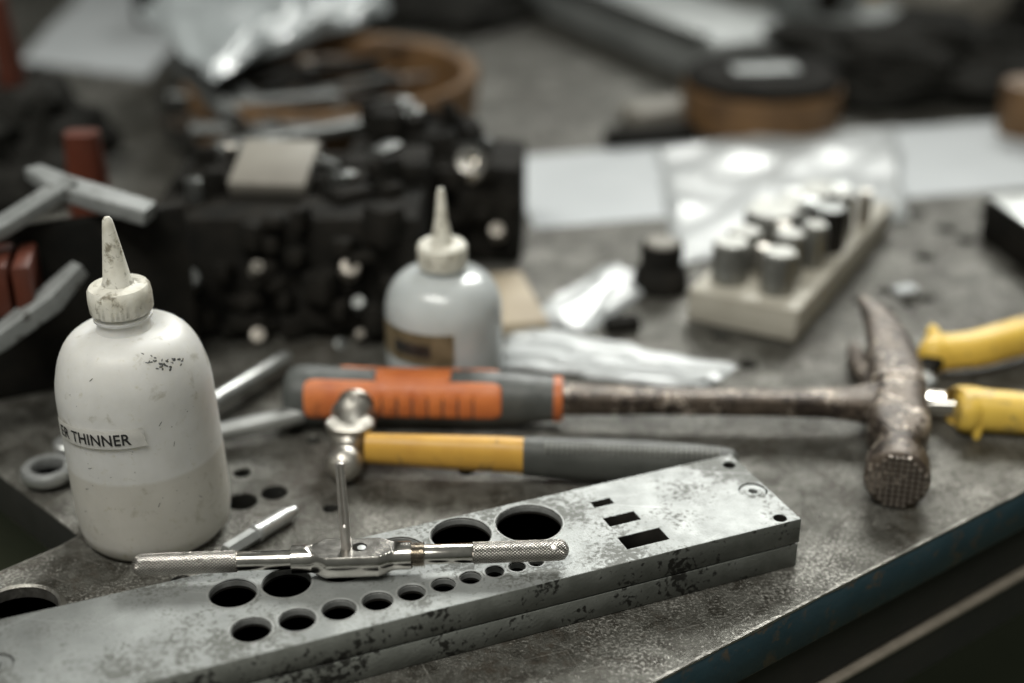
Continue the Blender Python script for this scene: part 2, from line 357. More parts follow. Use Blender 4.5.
# under frame
e = BM()
box(e, (-0.07, 1.0, -0.045), (0.05, 1.6, 0.04)); box(e, (-0.30, 1.02, -0.045), (0.04, 0.9, 0.04), R(45))
obj('under_frame', e, FRAME, bench, smooth=False)
for lx, ly in ((-0.05, 0.62), (1.3, 1.6), (-1.2, 2.4), (1.4, 2.4)):
    e = BM(); box(e, (lx, ly, -0.46), (0.06, 0.06, 0.78), ang, 0.004); obj('leg', e, FRAME, bench)

# ------------------------------------------------------------------ die plate (two drilled plates, one on the other)
ZT = 0.0245
a0 = Vector((0.1240, 0.5145)); ux = Vector((math.cos(R(22.7)), math.sin(R(22.7)))); uy = Vector((-ux.y, ux.x))
W_ = 0.0592; LEN = 0.42
die = thing('die_plate', 'long mottled grey steel die block of two stacked plates with round and square holes', 'die block', (a0.x, a0.y, 0), R(22.7))
def loc(px, py, z=ZT):
    p = G(px, py, z); v = Vector((p.x, p.y)) - a0; return (v.dot(ux), v.dot(uy))
def wdt(px, py, w):
    p = G(px, py, ZT); return w * (p.y * CP + (CH - ZT) * SP) / FPX
big = [(233, 593, 47), (286.5, 582.5, 49), (529, 523, 66), (461, 534.5, 60)]
small = [(251, 629.5, 40), (297, 619.5, 37), (339, 609.5, 34), (377.5, 601, 30.5), (411.5, 592.5, 27), (443.5, 584.5, 24), (470.5, 577.5, 21),
         (494.5, 571.3, 18.5), (517, 566.5, 16), (536, 562, 14)]
H = []
for px, py, w in big + small: H.append((loc(px, py), wdt(px, py, w) / 2))
A, B = Vector(H[1][0]), Vector(H[3][0])
H.append((tuple(A.lerp(B, 0.305)), 0.0099)); H.append((tuple(A.lerp(B, 0.635)), 0.0107))
sqs = [[(618, 537.5), (659, 527.7), (669, 538.9), (627, 549)], [(603, 518), (634, 511.5), (640, 519), (610, 526.6)], [(590, 502), (610, 498), (613.5, 503.3), (595, 507.3)]]
screws = [(729, 465, 12), (780, 518, 13)]
outl = [(-LEN, 0), (0, 0), (0, W_), (-LEN, W_)]
def mkholes(shrink):
    hs = [circ(c, r - shrink, 56) for c, r in H]
    for q in sqs:
        pts = [Vector(loc(*p)) for p in q]; cc = sum(pts, Vector((0, 0))) / 4
        # squared up along the plate
        x0 = min(p.x for p in pts) * .5 + sorted(p.x for p in pts)[1] * .5; x1 = (sorted(p.x for p in pts)[2] + sorted(p.x for p in pts)[3]) / 2
        y0 = (sorted(p.y for p in pts)[0] + sorted(p.y for p in pts)[1]) / 2; y1 = (sorted(p.y for p in pts)[2] + sorted(p.y for p in pts)[3]) / 2
        hs.append([(x0 + shrink, y0 + shrink), (x1 - shrink, y0 + shrink), (x1 - shrink, y1 - shrink), (x0 + shrink, y1 - shrink)])
    return hs
scr = [circ(loc(px, py), wdt(px, py, w) / 2, 28) for px, py, w in screws]
wc = loc(753, 490.5); wr = wdt(753, 490, 28) / 2
wl = loc(-4, 664); wlr = wdt(3, 664, 34) / 2
top = plate(outl, mkholes(0) + scr + [circ(wc, wr, 40), circ(wl, wlr, 40)], 0.0124, ZT, 0.00035)
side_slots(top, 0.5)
for p in top.polygons:   # bores blackened, shade inside the holes put into the colour
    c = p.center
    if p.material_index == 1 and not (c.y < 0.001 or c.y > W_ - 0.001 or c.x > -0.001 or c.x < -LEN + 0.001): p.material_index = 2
# outer sides use the darker plate colour, with side shade painted in
for p in top.polygons:
    c = p.center
    if False and (c.y < 0.001 or c.y > W_ - 0.001 or c.x > -0.001 or c.x < -LEN + 0.001): p.material_index = 0
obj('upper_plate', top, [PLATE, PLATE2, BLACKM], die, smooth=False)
low = plate([(-LEN, 0.0002), (-0.0003, 0.0002), (-0.0003, W_), (-LEN, W_)], mkholes(0.0004), 0.0004, 0.0116, 0.0002)
obj('lower_plate', low, PLATE2, die, smooth=False)
sp = BM(); box(sp, (-LEN / 2 - 0.006, W_ - .004, 0.0119), (LEN - 0.004, 0.001, 0.0009)); box(sp, (-LEN / 2, 0.0035, 0.0119), (LEN - .02, 0.002, 0.0009))  # black strips stand in for the shade in the gap between plates
obj('gap_shade', sp, BLACKM, die, smooth=False)
# countersink rings, a lighter turned ring inside each hole
for c, r in H:
    b = BM(); lathe(b, [(r + 0.00005, -0.0042), (r - 0.0001, -0.0007), (r + 0.0006, 0.00012), (r + 0.0010, 0.00012), (r + 0.0011, -0.0004), (r + .0004, -0.0042)], 56)
    obj('hole_rim', b, mat('turned_rim', (0.26, 0.265, 0.255), (0.36, 0.365, 0.355), 200, 0.3, (0.45, 0.6)), die, loc=(c[0], c[1], ZT))
for c, r, s in ((wc, wr, 1), (wl, wlr, 1)):
    b = BM(); lathe(b, [(0.0001, -.006), (r * .30, -.006), (r * .30, -.0004), (r * .36, -.0001), (r * .62, -.0001), (r * .66, -.0004), (r * .93, -.0005), (r * .97, -.002), (r * .97, -.006)], 40)
    obj('flush_screw', b, PLATE, die, loc=(c[0], c[1], ZT - 0.0001))
# faint stamped strokes beside the small holes
mk = BM(); rnd = random.Random(3)
for (px, py, w) in small[1:9]:
    cx, cy = loc(px + 6, py + w * 0.30 + 7)
    for k in range(rnd.randint(3, 5)):
        box(mk, (cx + rnd.uniform(-.003, .003), cy + rnd.uniform(-.0016, .0016), ZT + 0.00002), (rnd.uniform(.0008, .0022), .0002, .00006), rnd.choice([0, PI / 2, PI / 2, 0.9]))
obj('stamped_marks', mk, PLATE2, die, smooth=False)

# ------------------------------------------------------------------ tap wrench
P0 = G(132, 565, 0.0327); P1 = G(569, 549.5, 0.0327)
tw = P1 - P0; TL = tw.length; ta = math.atan2(tw.y, tw.x)
wrench = thing('tap_wrench', 'shiny bar tap wrench with knurled handles lying across the holed die block', 'tap wrench', (P0.x, P0.y, P0.z), ta)
def tx(px):  # picture column -> distance along the wrench
    lo, hi = 0.0, TL
    for _ in range(40):
        m = (lo + hi) / 2; q = P0 + tw.normalized() * m
        dep = q.y * CP + (CH - q.z) * SP
        if 512 + FPX * q.x / dep < px: lo = m
        else: hi = m
    return lo
rk = 0.00435
def knurl(x0, x1, round_left, round_right):
    bm = BM(); pitch = 0.00115; nl = max(4, int((x1 - x0) / (pitch / 2))); seg = 46; rings = []
    for i in range(nl + 1):
        x = x0 + (x1 - x0) * i / nl; rg = []
        env = 1.0
        dl = x - x0; dr = x1 - x
        if round_left and dl < rk * .9: env = math.sqrt(max(0.04, 1 - (1 - dl / (rk * .9)) ** 2))
        if round_right and dr < rk * .9: env = math.sqrt(max(0.04, 1 - (1 - dr / (rk * .9)) ** 2))
        for j in range(seg):
            t = j / seg * 2 * PI
            kn = 0.00002 if (i + j) % 2 == 0 else -0.00002
            r = (rk + kn) * env
            rg.append(bm.verts.new((x, r * math.cos(t), r * math.sin(t))))
        rings.append(rg)
    for A_, B_ in zip(rings, rings[1:]):
        for j in range(seg): k = (j + 1) % seg; bm.faces.new((A_[j], A_[k], B_[k], B_[j]))
    bm.faces.new(rings[0]); bm.faces.new(rings[-1]); bmesh.ops.recalc_face_normals(bm, faces=bm.faces[:])
    return bm
XM = Matrix.Rotation(PI / 2, 4, 'Y')   # +Z -> +X
def rod(prof, seg=48): b = BM(); lathe(b, [(r, x) for x, r in prof], seg, XM); return b
x247, x292, x311, x412, x425, x473 = tx(237), tx(291), tx(308), tx(411), tx(425), tx(473)
obj('knurled_grip', knurl(0, x247, True, False), KNURL, wrench)
obj('knurled_grip', knurl(x473, TL, False, True), KNURL, wrench)
obj('rod', rod([(x247 - .0005, .0001), (x247 - .0005, .0036), (x247 + .0003, .0039), (x292 + .001, .0039), (x292 + .001, .0001)]), CHROME, wrench)
obj('rod', rod([(x412, .0001), (x412, .0040), (x473 - .0004, .0040), (x473 + .0002, .0036), (x473 + .0002, .0001)]), CHROME, wrench)
th = [(x412 - .001, .0001), (x412 - .001, .0046)]
for k in range(6):
    x = x412 + (x425 - x412) * k / 6; th += [(x, .0043), (x + (x425 - x412) / 12, .0056)]
th += [(x425, .0048), (x425, .0001)]
obj('screw_thread', rod(th), CHROME, wrench).data.set_sharp_from_angle(angle=R(20))
g = BM(); lathe(g, [(0.0001, 0), (.0013, 0), (.0013, .0002), (.0009, .00035), (.0001, .00035)], 20, Matrix.Translation((TL - .0062, -rk * .70, rk * .74)) @ align((0, -.7, .75)))
obj('cross_pin', g, TAPM, wrench)
# body: round collars swelling into a deeper flat topped middle
S = []
for px, a in [(291, .0046), (292, .0056), (309, .0056), (314, .0059), (321, .0073), (326, .0081), (332, .0082), (374, .0082), (379, .0081), (385, .0072), (391, .0061), (396, .0057), (411, .0057), (412, .0046)]:
    S.append((tx(px), a))
S = [S[0]] + dense([tuple(s) for s in S[1:-1]], 6) + [S[-1]]
xmid = (tx(309) + tx(398)) / 2; xhalf = (tx(398) - tx(309)) / 2 - .001
b = BM(); loft(b, [((x, 0, 0), Vector((0, 1, 0)), Vector((0, 0, 1)), a, a, 2) for x, a in S], 72, post=lambda p: Vector((p.x, p.y, min(p.z, 0.0045 + 0.0015 * max(0, min(1, (abs(p.x - xmid) - xhalf) / .0025))))))
body = obj('jaw_body', b, CHROME, wrench); body.data.set_sharp_from_angle(angle=R(24))
xt = tx(347)
# square jaw hole beside the tap: discs paint its shade and lit inside
b = BM(); lathe(b, [(.0001, .0), (.0030, .0), (.0030, .00012), (.0001, .00012)], 24, Matrix.Translation((xt + .0052, .0004, .00446)))
obj('jaw_hole', b, BLACKM, wrench)
b = BM(); lathe(b, [(.0001, .0001), (.0017, .0001), (.0001, .0002)], 20, Matrix.Translation((xt + .0060, -.0002, .00456)) ); obj('jaw_hole_lit', b, STEEL, wrench)
# the tap held in it: four flutes, slight square shank
tp = V(346, 466, P0.y + math.sin(ta) * xt)
tap_h = tp.z - (P0.z + .0035)
tapt = thing('screw_tap', 'thin fluted steel tap standing upright in the jaws of the tap wrench', 'tap', (P0.x + math.cos(ta) * xt, P0.y + math.sin(ta) * xt + .0002, P0.z + .0042), 0)
def flute(t, z):
    if z < tap_h * 0.3: return 1 - 0.10 * abs(math.sin(2 * t)) ** 3
    return 1 - 0.42 * max(0, math.cos(3 * t + R(262))) ** 2.2
pr = [(.0001, -.002), (.00205, -.002), (.00205, tap_h * .28)]
n = 60
for i in range(n + 1):
    z = tap_h * (.30 + .68 * i / n); pr.append((.00205 + (.00007 if i % 2 else -.00007) - .00022 * (i / n), z))
pr += [(.0014, tap_h), (.0001, tap_h + .0002)]
b = BM(); lathe(b, pr, 60, mod=flute); o = obj('fluted_shaft', b, TAPM, tapt)
o.rotation_euler = (R(-1.5), R(-1.2), 0)

# ------------------------------------------------------------------ thinner bottle
bx, by = -0.1612, 0.5460
bot = thing('squeeze_bottle', 'tall milky plastic thinner bottle with cone nozzle standing at the left', 'bottle', (bx, by, 0))
prof = [(.0001, .0012), (.023, .0012), (.0268, .0002), (.0302, .0014), (.0326, .0042), (.0334, .009), (.0337, .016), (.0338, .03), (.0335, .05), (.0332, .068)]
for k in range(1, 15):
    t = k / 14 * PI / 2; prof.append((.0120 + .0212 * math.cos(t) ** .66 if k < 14 else .0120, .068 + .0310 * math.sin(t) ** 1.05))
prof += [(.0114, .1005), (.0113, .1030), (.0124, .1036), (.0124, .1046), (.0115, .1052), (.0115, .107), (.0001, .107)]
pd = [prof[0]] + prof[1:]
b = BM(); lathe(b, pd, 96, mod=lambda t, z: 1 + .006 * math.sin(2 * t + 1) * (1 if z < .08 else 0))
o = obj('bottle_body', b, HDPE, bot); bot.rotation_euler = (0, R(-1.85), 0); bot.scale = (1, 1, 1.020)
b = BM(); lathe(b, [(.0001, .1066), (.0126, .1066), (.0131, .1072), (.0133, .1130), (.0131, .1165), (.0122, .1178), (.0072, .1183), (.0066, .1186), (.0001, .1186)], 120,
                mod=lambda t, z: 1 + (.010 * (1 if math.sin(40 * t) > 0 else 0) if .1069 < z < .1150 else 0))
obj('cap', b, NOZ, bot)
b = BM(); lathe(b, [(.0001, .1184), (.0066, .1184), (.0065, .1192), (.0060, .1198), (.0041, .133), (.0024, .1445), (.0020, .1465), (.0012, .1476), (.0001, .1478)], 40)
obj('nozzle', b, NOZ, bot)
# strip label wrapped round the body, and its lettering
RL = 0.03395
def zlab(s): return 0.0
def wrap(me, base_ang, z0, rad, tilt=0.0):
    for v in me.vertices:
        s, h, d_ = v.co.x, v.co.y, v.co.z
        an = base_ang + s / RL
        v.co = ((rad + d_) * math.cos(an), (rad + d_) * math.sin(an), z0 + h + tilt * s)
aR = R(-90 + 20); LH = 0.0086; LW = 0.047
b = BM(); n = 48; fr = []; 
for i in range(n + 1):
    s = -LW + LW * i / n; fr.append([b.verts.new((s - (.002 if 0 else 0) + (-0.0032 * (j / 4) if i == n else 0), -.0001 + LH * j / 4, (.0007 * (1 - j / 4) ** 2 if i == n else 0))) for j in range(5)])
for a_, c_ in zip(fr, fr[1:]):
    for j in range(4): b.faces.new((a_[j], c_[j], c_[j + 1], a_[j + 1]))
bmesh.ops.solidify(b, geom=b.faces[:], thickness=0.0001)
me = bpy.data.meshes.new('label'); b.to_mesh(me); b.free()
ZL = 0.0600
wrap(me, aR, ZL, RL + .00030, .045)
obj('strip_label', me, TAPE, bot, smooth=False)
tc = bpy.data.curves.new('txt', 'FONT'); tc.body = 'ER THINNER'; tc.size = 0.0071; tc.align_x = 'RIGHT'; tc.resolution_u = 3; tc.space_character = 1.04; tc.offset = 0.00012
to = bpy.data.objects.new('txt', tc); C.objects.link(to)
me = bpy.data.meshes.new_from_object(to.evaluated_get(bpy.context.evaluated_depsgraph_get())); bpy.data.objects.remove(to)
b = BM(); b.from_mesh(me); bpy.data.meshes.remove(me)
for k in range(60):   # slice so the letters can bend
    bmesh.ops.bisect_plane(b, geom=b.verts[:] + b.edges[:] + b.faces[:], plane_co=(-k * .001, 0, 0), plane_no=(1, 0, 0))
me = bpy.data.meshes.new('lettering'); b.to_mesh(me); b.free()
for v in me.vertices: v.co.x = v.co.x * 0.90 - .0068; v.co.y += .0017; v.co.z = 0
wrap(me, aR, ZL, RL + .00055, .045)
me.materials.clear(); obj('lettering', me, INK, [c for c in bot.children if c.name.startswith('strip_label')][0], smooth=False)
# dark scuffs: small ragged flecks pressed on the shell
b = BM(); rnd = random.Random(11)
def fleck(an, z, w, h, rot):
    k = 9; vs = []
    for i in range(k):
        t = i / k * 2 * PI; rr = rnd.uniform(.55, 1.1)
        dx, dz = w * rr * math.cos(t), h * rr * math.sin(t)
        dx, dz = dx * math.cos(rot) - dz * math.sin(rot), dx * math.sin(rot) + dz * math.cos(rot)
        zz = z + dz
        # radius of the shell at zz
        rad = .0338
        for (r1, z1), (r2, z2) in zip(prof[5:], prof[6:]):
            if z1 <= zz <= z2 and z2 > z1: rad = r1 + (r2 - r1) * (zz - z1) / (z2 - z1); break
        aa = an + dx / rad; rad = rad * (1 + .006 * math.sin(2 * aa + 1) * (1 if zz < .08 else 0)) + .00016
        vs.append(b.verts.new((rad * math.cos(aa), rad * math.sin(aa), zz)))
    b.faces.new(vs)
for i in range(34):
    t = rnd.random(); fleck(R(-60 + 34 * t) + rnd.gauss(0, .04), .0935 - .005 * t + rnd.gauss(0, .0013), rnd.uniform(.0003, .0011), rnd.uniform(.0002, .0006), rnd.uniform(-1, 1))
for i in range(46): fleck(R(rnd.uniform(-165, -15)), rnd.uniform(.012, .082), rnd.uniform(.0001, .0004), rnd.uniform(.0001, .0003), rnd.uniform(-1.5, 1.5))
for a_, z_, r_ in ((-60, .067, .8), (-52, .056, 1.2), (-118, .048, .3), (-108, .088, .6), (-38, .028, -.8), (-132, .0245, .4), (-70, .030, 1.0), (-125, .037, .3)):
    for k in range(4): fleck(R(a_) + k * .012 * math.cos(r_), z_ + k * .0005 * math.sin(r_), .0006, .0002, r_)
bmesh.ops.recalc_face_normals(b, faces=b.faces[:])
obj('scuff_marks', b, DSTEEL, bot, smooth=False)

# ------------------------------------------------------------------ second, squat bottle
sx, sy = G(442, 380, 0).x, 0.688
b2 = thing('glue_bottle', 'small squat clear bottle with brown label behind the orange hammer grip', 'bottle', (-0.0365, sy, 0))
pr = [(.0001, .001), (.024, .001), (.029, .003), (.0310, .009), (.0314, .024), (.0312, .044)]
for k in range(1, 11):
    t = k / 10 * PI / 2; pr.append((.011 + .0202 * math.cos(t) ** .8 if k < 10 else .011, .044 + .022 * math.sin(t)))
pr += [(.0105, .070), (.0001, .070)]
b = BM(); lathe(b, pr, 64); obj('bottle_body', b, CLEARP, b2)
b = BM(); lathe(b, [(.0001, .0690), (.0126, .0690), (.0130, .0705), (.0130, .0800), (.0118, .0815), (.0001, .0817)], 60, mod=lambda t, z: 1 + .012 * (math.sin(30 * t) > 0)); obj('cap', b, NOZ, b2)
b = BM(); lathe(b, [(.0001, .0815), (.0060, .0815), (.0054, .084), (.0034, .095), (.0021, .109), (.0014, .1115), (.0001, .112)], 30); obj('nozzle', b, NOZ, b2)
def arc_label(r, a0, a1, z0, z1, n=24):
    b = BM(); fr = [[b.verts.new((r * math.cos(a0 + (a1 - a0) * i / n), r * math.sin(a0 + (a1 - a0) * i / n), z)) for z in (z0, z1)] for i in range(n + 1)]
    for a_, c_ in zip(fr, fr[1:]): b.faces.new((a_[0], c_[0], c_[1], a_[1]))
    bmesh.ops.solidify(b, geom=b.faces[:], thickness=.0002); return b
obj('paper_label', arc_label(.0318, R(-165), R(-78), .025, .043), KRAFT, b2)
obj('label_print', arc_label(.0321, R(-140), R(-100), .030, .037), DSTEEL, b2)
# tan card wedge behind it
b = BM(); q = G(510, 330, 0); box(b, (0, 0, .004), (.03, .075, .008), 0, .001); o = obj('tan_block', b, TAN, loc=(q.x + .000, q.y + .03, 0)); o.rotation_euler = (0, 0, R(12))
tag(o, 'flat tan wooden block lying behind the squat clear bottle', 'wood block')

# ------------------------------------------------------------------ claw hammer
h0 = G(286, 394, .0155); h1 = G(884, 404, .0155)
hv = h1 - h0; HL = hv.length; ha = math.atan2(hv.y, hv.x)
ham = thing('claw_hammer', 'large rusty claw hammer with orange and grey rubber grip lying across the bench', 'hammer', (h0.x, h0.y, 0), ha)
hdir = hv.normalized()
def hx(px):
    lo, hi = 0.0, HL
    for _ in range(40):
        m = (lo + hi) / 2; q = h0 + hdir * m; dep = q.y * CP + (CH - q.z) * SP
        if 512 + FPX * q.x / dep < px: lo = m
        else: hi = m
    return lo
ZC = .0152
keys = [(hx(284), .0030, .0030), (hx(286), .0100, .0100), (hx(292), .0135, .0138), (hx(305), .0148, .0150), (hx(330), .0142, .0146), (hx(380), .0132, .0138), (hx(430), .0132, .0138),
        (hx(480), .0133, .0138), (hx(515), .0127, .0130), (hx(550), .0112, .0114), (hx(561), .0106, .0108)]
kd = dense(keys, 8)
def gripr(x):
    for k1, k2 in zip(kd, kd[1:]):
        if k1[0] <= x <= k2[0]: t = (x - k1[0]) / max(1e-9, k2[0] - k1[0]); return k1[1] + (k2[1] - k1[1]) * t, k1[2] + (k2[2] - k1[2]) * t
    return kd[-1][1], kd[-1][2]
Y_, Z_ = Vector((0, 1, 0)), Vector((0, 0, 1))
b = BM(); loft(b, [((x, 0, ZC), Y_, Z_, a, c, 2.3) for x, a, c in kd], 40); obj('grip', b, GREYR, ham)
def patch(x0, x1, a0, a1, lift, ribs=0, n=70, m_=16, corner=.006):
    "rubber inlay following the grip between two angles (measured from straight up, towards the viewer)"
    b = BM(); fr = []
    for i in range(n + 1):
        x = x0 + (x1 - x0) * i / n; ra, rb_ = gripr(x); e_ = min(x - x0, x1 - x) / corner
        sh = math.sqrt(max(0.0, 1 - (1 - min(1, e_)) ** 2)); am = (a0 + a1) / 2; row = []
        for j in range(m_ + 1):
            t = am + (a1 - am) * (2 * j / m_ - 1) * (0.55 + 0.45 * sh)
            edge = min(j, m_ - j, 2) / 2 * min(1, i / 2, (n - i) / 2)
            l = lift * edge - (.0002 if edge == 0 else 0)
            if ribs:
                ph = ((x - x0) / (x1 - x0) * ribs) % 1
                if .22 < (x - x0) / (x1 - x0) < .90 and t > .95 and ph < .25: l -= .0010 * min(1, (t - .95) * 3) * math.sin(ph / .25 * PI)
            st, ct = math.sin(t), math.cos(t)
            row.append(b.verts.new((x, -sgn(st) * abs(st) ** (2 / 2.3) * (ra + l), ZC + sgn(ct) * abs(ct) ** (2 / 2.3) * (rb_ + l))))
        fr.append(row)
    for p_, q_ in zip(fr, fr[1:]):
        for j in range(m_): b.faces.new((p_[j], p_[j + 1], q_[j + 1], q_[j]))
    bmesh.ops.recalc_face_normals(b, faces=b.faces[:]); return b
obj('orange_inlay', patch(hx(308), hx(503), .48, 1.95, .0007, 13, n=160, m_=24), ORANGE, ham)
obj('orange_inlay', patch(hx(377), hx(452), -.45, .60, .00065), ORANGE, ham)
obj('orange_inlay', patch(hx(338), hx(500), -.9, -.30, .0006), ORANGE, ham)
b = BM(); loft(b, [((hx(553), 0, ZC), Y_, Z_, .0104, .0108, 2.3), ((hx(554), 0, ZC), Y_, Z_, .0115, .0116, 2.3), ((hx(562), 0, ZC), Y_, Z_, .0111, .0112, 2.3), ((hx(563), 0, ZC), Y_, Z_, .0098, .009, 2.3)], 40); obj('orange_collar', b, ORANGE, ham)
b = BM(); ks = dense([(hx(562), .0082, .0070), (hx(620), .0076, .0062), (hx(720), .0068, .0058), (hx(800), .0070, .0060), (hx(845), .0088, .0066), (hx(868), .0120, .0080), (hx(882), .0145, .0095)], 12)
loft(b, [((x, noise.noise(Vector((x * 60, 0, 0))) * .0003, ZC), Y_, Z_, a, c, 4) for x, a, c in ks], 32); obj('shank', b, RUST, ham)
# head, running front (face, -Y) to back (claws, +Y)
hb = G(893, 410, ZC); Mi = (Matrix.Translation((h0.x, h0.y, 0)) @ Matrix.Rotation(ha, 4, 'Z')).inverted()
fc = G(897, 481, ZC - .0002)
rc = G(899, 385, ZC)
f_, c_, r__ = Mi @ fc, Mi @ hb, Mi @ rc
ax = (r__ - f_).normalized(); ux_ = ax.cross(Z_).normalized()
L1 = (r__ - f_).length
secs = []
for s, a, bb, n_e in dense([(0.0, .0138, .0138, 2), (.0008, .0147, .0147, 2), (.003, .0150, .0150, 2), (.014, .0148, .0148, 2), (.0175, .0138, .0138, 2), (.0215, .0108, .0110, 2.2),
                      (.028, .0098, .0104, 2.6), (.036, .0122, .0115, 3.2), (.044, .0148, .0120, 3.6), (.056, .0150, .0120, 3.4), (.066, .0144, .0120, 3.0), (L1 * .995, .0136, .0118, 2.8)], 5):
    secs.append((f_ + ax * s, ux_, Z_, a, bb, n_e))
b = BM(); loft(b, secs, 48); head = obj('head', b, RUST, ham)
# the two claws curve back towards the grip; the V slot between them lies flat
def claw(zs):
    b = BM(); pts = []; rad = []
    K = [(897, 396, 0.0, .0140, .0064), (893, 376, .0002, .0135, .0064), (887, 357, .0008, .0118, .0060), (879, 342, .0018, .0092, .0052), (869, 331, .0030, .0062, .0042), (859, 323, .0040, .0020, .0024)]
    K = dense(K, 7)
    for px, py, sp_, a, c in K:
        q = Mi @ G(px, py, ZC)
        pts.append(Vector((q.x - (.0105 * max(0, (391 - py) / 78) if zs < 0 else 0), q.y - (.004 * max(0, (391 - py) / 78) if zs < 0 else 0), ZC + zs * (.0062 + sp_ * 1.5 + .003 * max(0, (391 - py) / 78))))); rad.append((a, c))
    path(b, pts, rad, n=2.8, seg=24); return b
obj('claw', claw(1), RUST, head)
b = BM(); K = dense([(893, 396, .0088, .0140, .0052), (887, 388, .0080, .0125, .0048), (878, 380, .0072, .0105, .0044), (869, 371, .0066, .0085, .0042), (861, 361, .0062, .0066, .0038), (855, 350, .0060, .0045, .0032), (853, 341, .0058, .0010, .001)], 6)
pts = [Mi @ G(k[0], k[1], k[2]) for k in K]; path(b, [Vector((p.x, p.y, k[2])) for p, k in zip(pts, K)], [(k[3], k[4]) for k in K], n=2.6, seg=24); obj('claw', b, RUST, head)
# milled striking face
b = BM(); n = 10; st = .0275 / n
for i in range(n):
    for j in range(n):
        u, w = (i - (n - 1) / 2) * st, (j - (n - 1) / 2) * st
        if u * u + w * w > .0131 ** 2: continue
        q = f_ + ux_ * u + Z_ * w - ax * .0001
        vs = [b.verts.new(q + ux_ * dx * st * k1 + Z_ * dz * st * k1 - ax * k2) for k1, k2 in ((.36, 0), (.25, .0014)) for dx, dz in ((-1, -1), (1, -1), (1, 1), (-1, 1))]
        b.faces.new(vs[4:]);
        for k in range(4): b.faces.new((vs[k], vs[(k + 1) % 4], vs[4 + (k + 1) % 4], vs[4 + k]))
bmesh.ops.recalc_face_normals(b, faces=b.faces[:]); obj('milled_face', b, FACE, head, smooth=False)

# ------------------------------------------------------------------ ball pein hammer
q0 = G(376, 449, .0135); q1 = G(738, 466, .0110)
bv = q1 - q0; ba = math.atan2(bv.y, bv.x); bp = thing('ball_pein_hammer', 'small ball pein hammer with worn steel head and yellow and grey ribbed handle', 'hammer', (q0.x, q0.y, 0), ba)
BLn = Vector((bv.x, bv.y)).length
def bxx(px): return (px - 376) / (738 - 376) * BLn
b = BM(); loft(b, [((bxx(x), 0, z), Y_, Z_, a, c, 2.4) for x, z, a, c in dense([(366, .0138, .0052, .0075), (400, .0136, .0056, .0078), (450, .0132, .0062, .0084), (500, .013, .0066, .0088), (526, .0125, .0068, .009)], 6)], 32)
obj('handle', b, YELP, bp)
b = BM(); kk = dense([(525, .0125, .0074, .0094), (560, .0120, .0082, .0098), (640, .0115, .0088, .0100), (700, .0110, .0080, .0094), (730, .0105, .0070, .0084), (737, .0105, .0050, .006)], 10)
loft(b, [((bxx(x), 0, z), Y_, Z_, a, c, 2.6) for x, z, a, c in kk], 36)
gr = obj('grip', b, GREYG, bp)
b = BM()
for i in range(34):
    for j in (-1, 0, 1):
        x = 548 + i * 5.1
        box(b, (bxx(x), -.0035 + j * .0032, .0206 - abs(j + .7) * .0009 - i * .00002), (.0014, .0021, .0046), Matrix.Rotation(R(22) * -j if False else 0, 4, 'X'), .0004, 1)
obj('grip_ribs', b, mat('lit_rib_rubber', (0.24, 0.245, 0.225), (0.19, 0.19, 0.175), 80, 0, (0.5, 0.65)), gr)  # ribs coloured paler than the grip, as if catching light
# head: ball towards the viewer, cheeks, eye, poll away
e0 = Mi2 = (Matrix.Translation((q0.x, q0.y, 0)) @ Matrix.Rotation(ba, 4, 'Z')).inverted()
nb = Mi2 @ G(345, 463, .0105); fb = Mi2 @ G(356, 402, .0225)
ax2 = (fb - nb).normalized(); M2 = Matrix.Translation(nb) @ align(ax2)
b = BM(); prb = []
LB = (fb - nb).length
for k in range(9): t = k / 8 * R(140); prb.append((.0088 * math.sin(t) + .0001, -.0088 * math.cos(t)))
prb += [(.0060, .0090), (.0068, .0105), (.0086, .0122), (.0090, .0135), (.0090, .0152), (.0092, .0175), (.0095, .022), (.0098, .029), (.0112, .0315), (.0112, .0330), (.0080, .0350), (.0078, .0385),
        (.0092, .0405), (.0094, LB - .002), (.0086, LB), (.0001, LB)]
lathe(b, prb, 40, M2); hd = obj('head', b, HEADS, bp)
b = BM(); e_ = Mi2 @ G(352, 436, .0165); loft(b, [(Vector((e_.x - .0008, e_.y + .001, z_)), Vector((1, 0, 0)), Vector((0, 1, 0)), a_, c_, 2.2) for z_, a_, c_ in ((.003, .008, .006), (.005, .0098, .0076), (.014, .0095, .0074), (.019, .0105, .0078), (.0215, .0120, .0088), (.0232, .0120, .0088), (.0240, .0112, .0080))], 36); obj('eye_boss', b, HEADS, hd)

# ------------------------------------------------------------------ yellow handled pliers
pl = thing('pliers', 'pair of pliers with yellow rubber handles at the right behind the claw hammer head', 'pliers')
def arm(pts, mtl, name, rad, n=2.4, seg=28):
    b = BM(); P_ = [tuple(G(px, py, z)) + (a, c) for (px, py, z), (a, c) in zip(pts, rad)]
    dd = dense(P_, 8); path(b, [p[:3] for p in dd], [(p[3], p[4]) for p in dd], n=n, seg=seg); return obj(name, b, mtl, pl)
arm([(915, 396, .007), (921, 378, .009), (930, 364, .011), (944, 354, .012)], BLACKM, 'handle_shank', [(.006, .0045), (.0055, .0045), (.0055, .0045), (.0055, .0045)], 3)
a1 = arm([(929, 351, .013), (933, 352, .013), (945, 352, .013), (975, 349, .014), (1005, 341, .015), (1040, 331, .016), (1090, 318, .016), (1150, 312, .014), (1180, 311, .013)], YELG, 'handle_grip',
         [(.0105, .0095), (.0118, .0105), (.0098, .0095), (.0096, .0096), (.0098, .0098), (.0098, .0098), (.0095, .009), (.008, .008), (.003, .003)], 2.8)
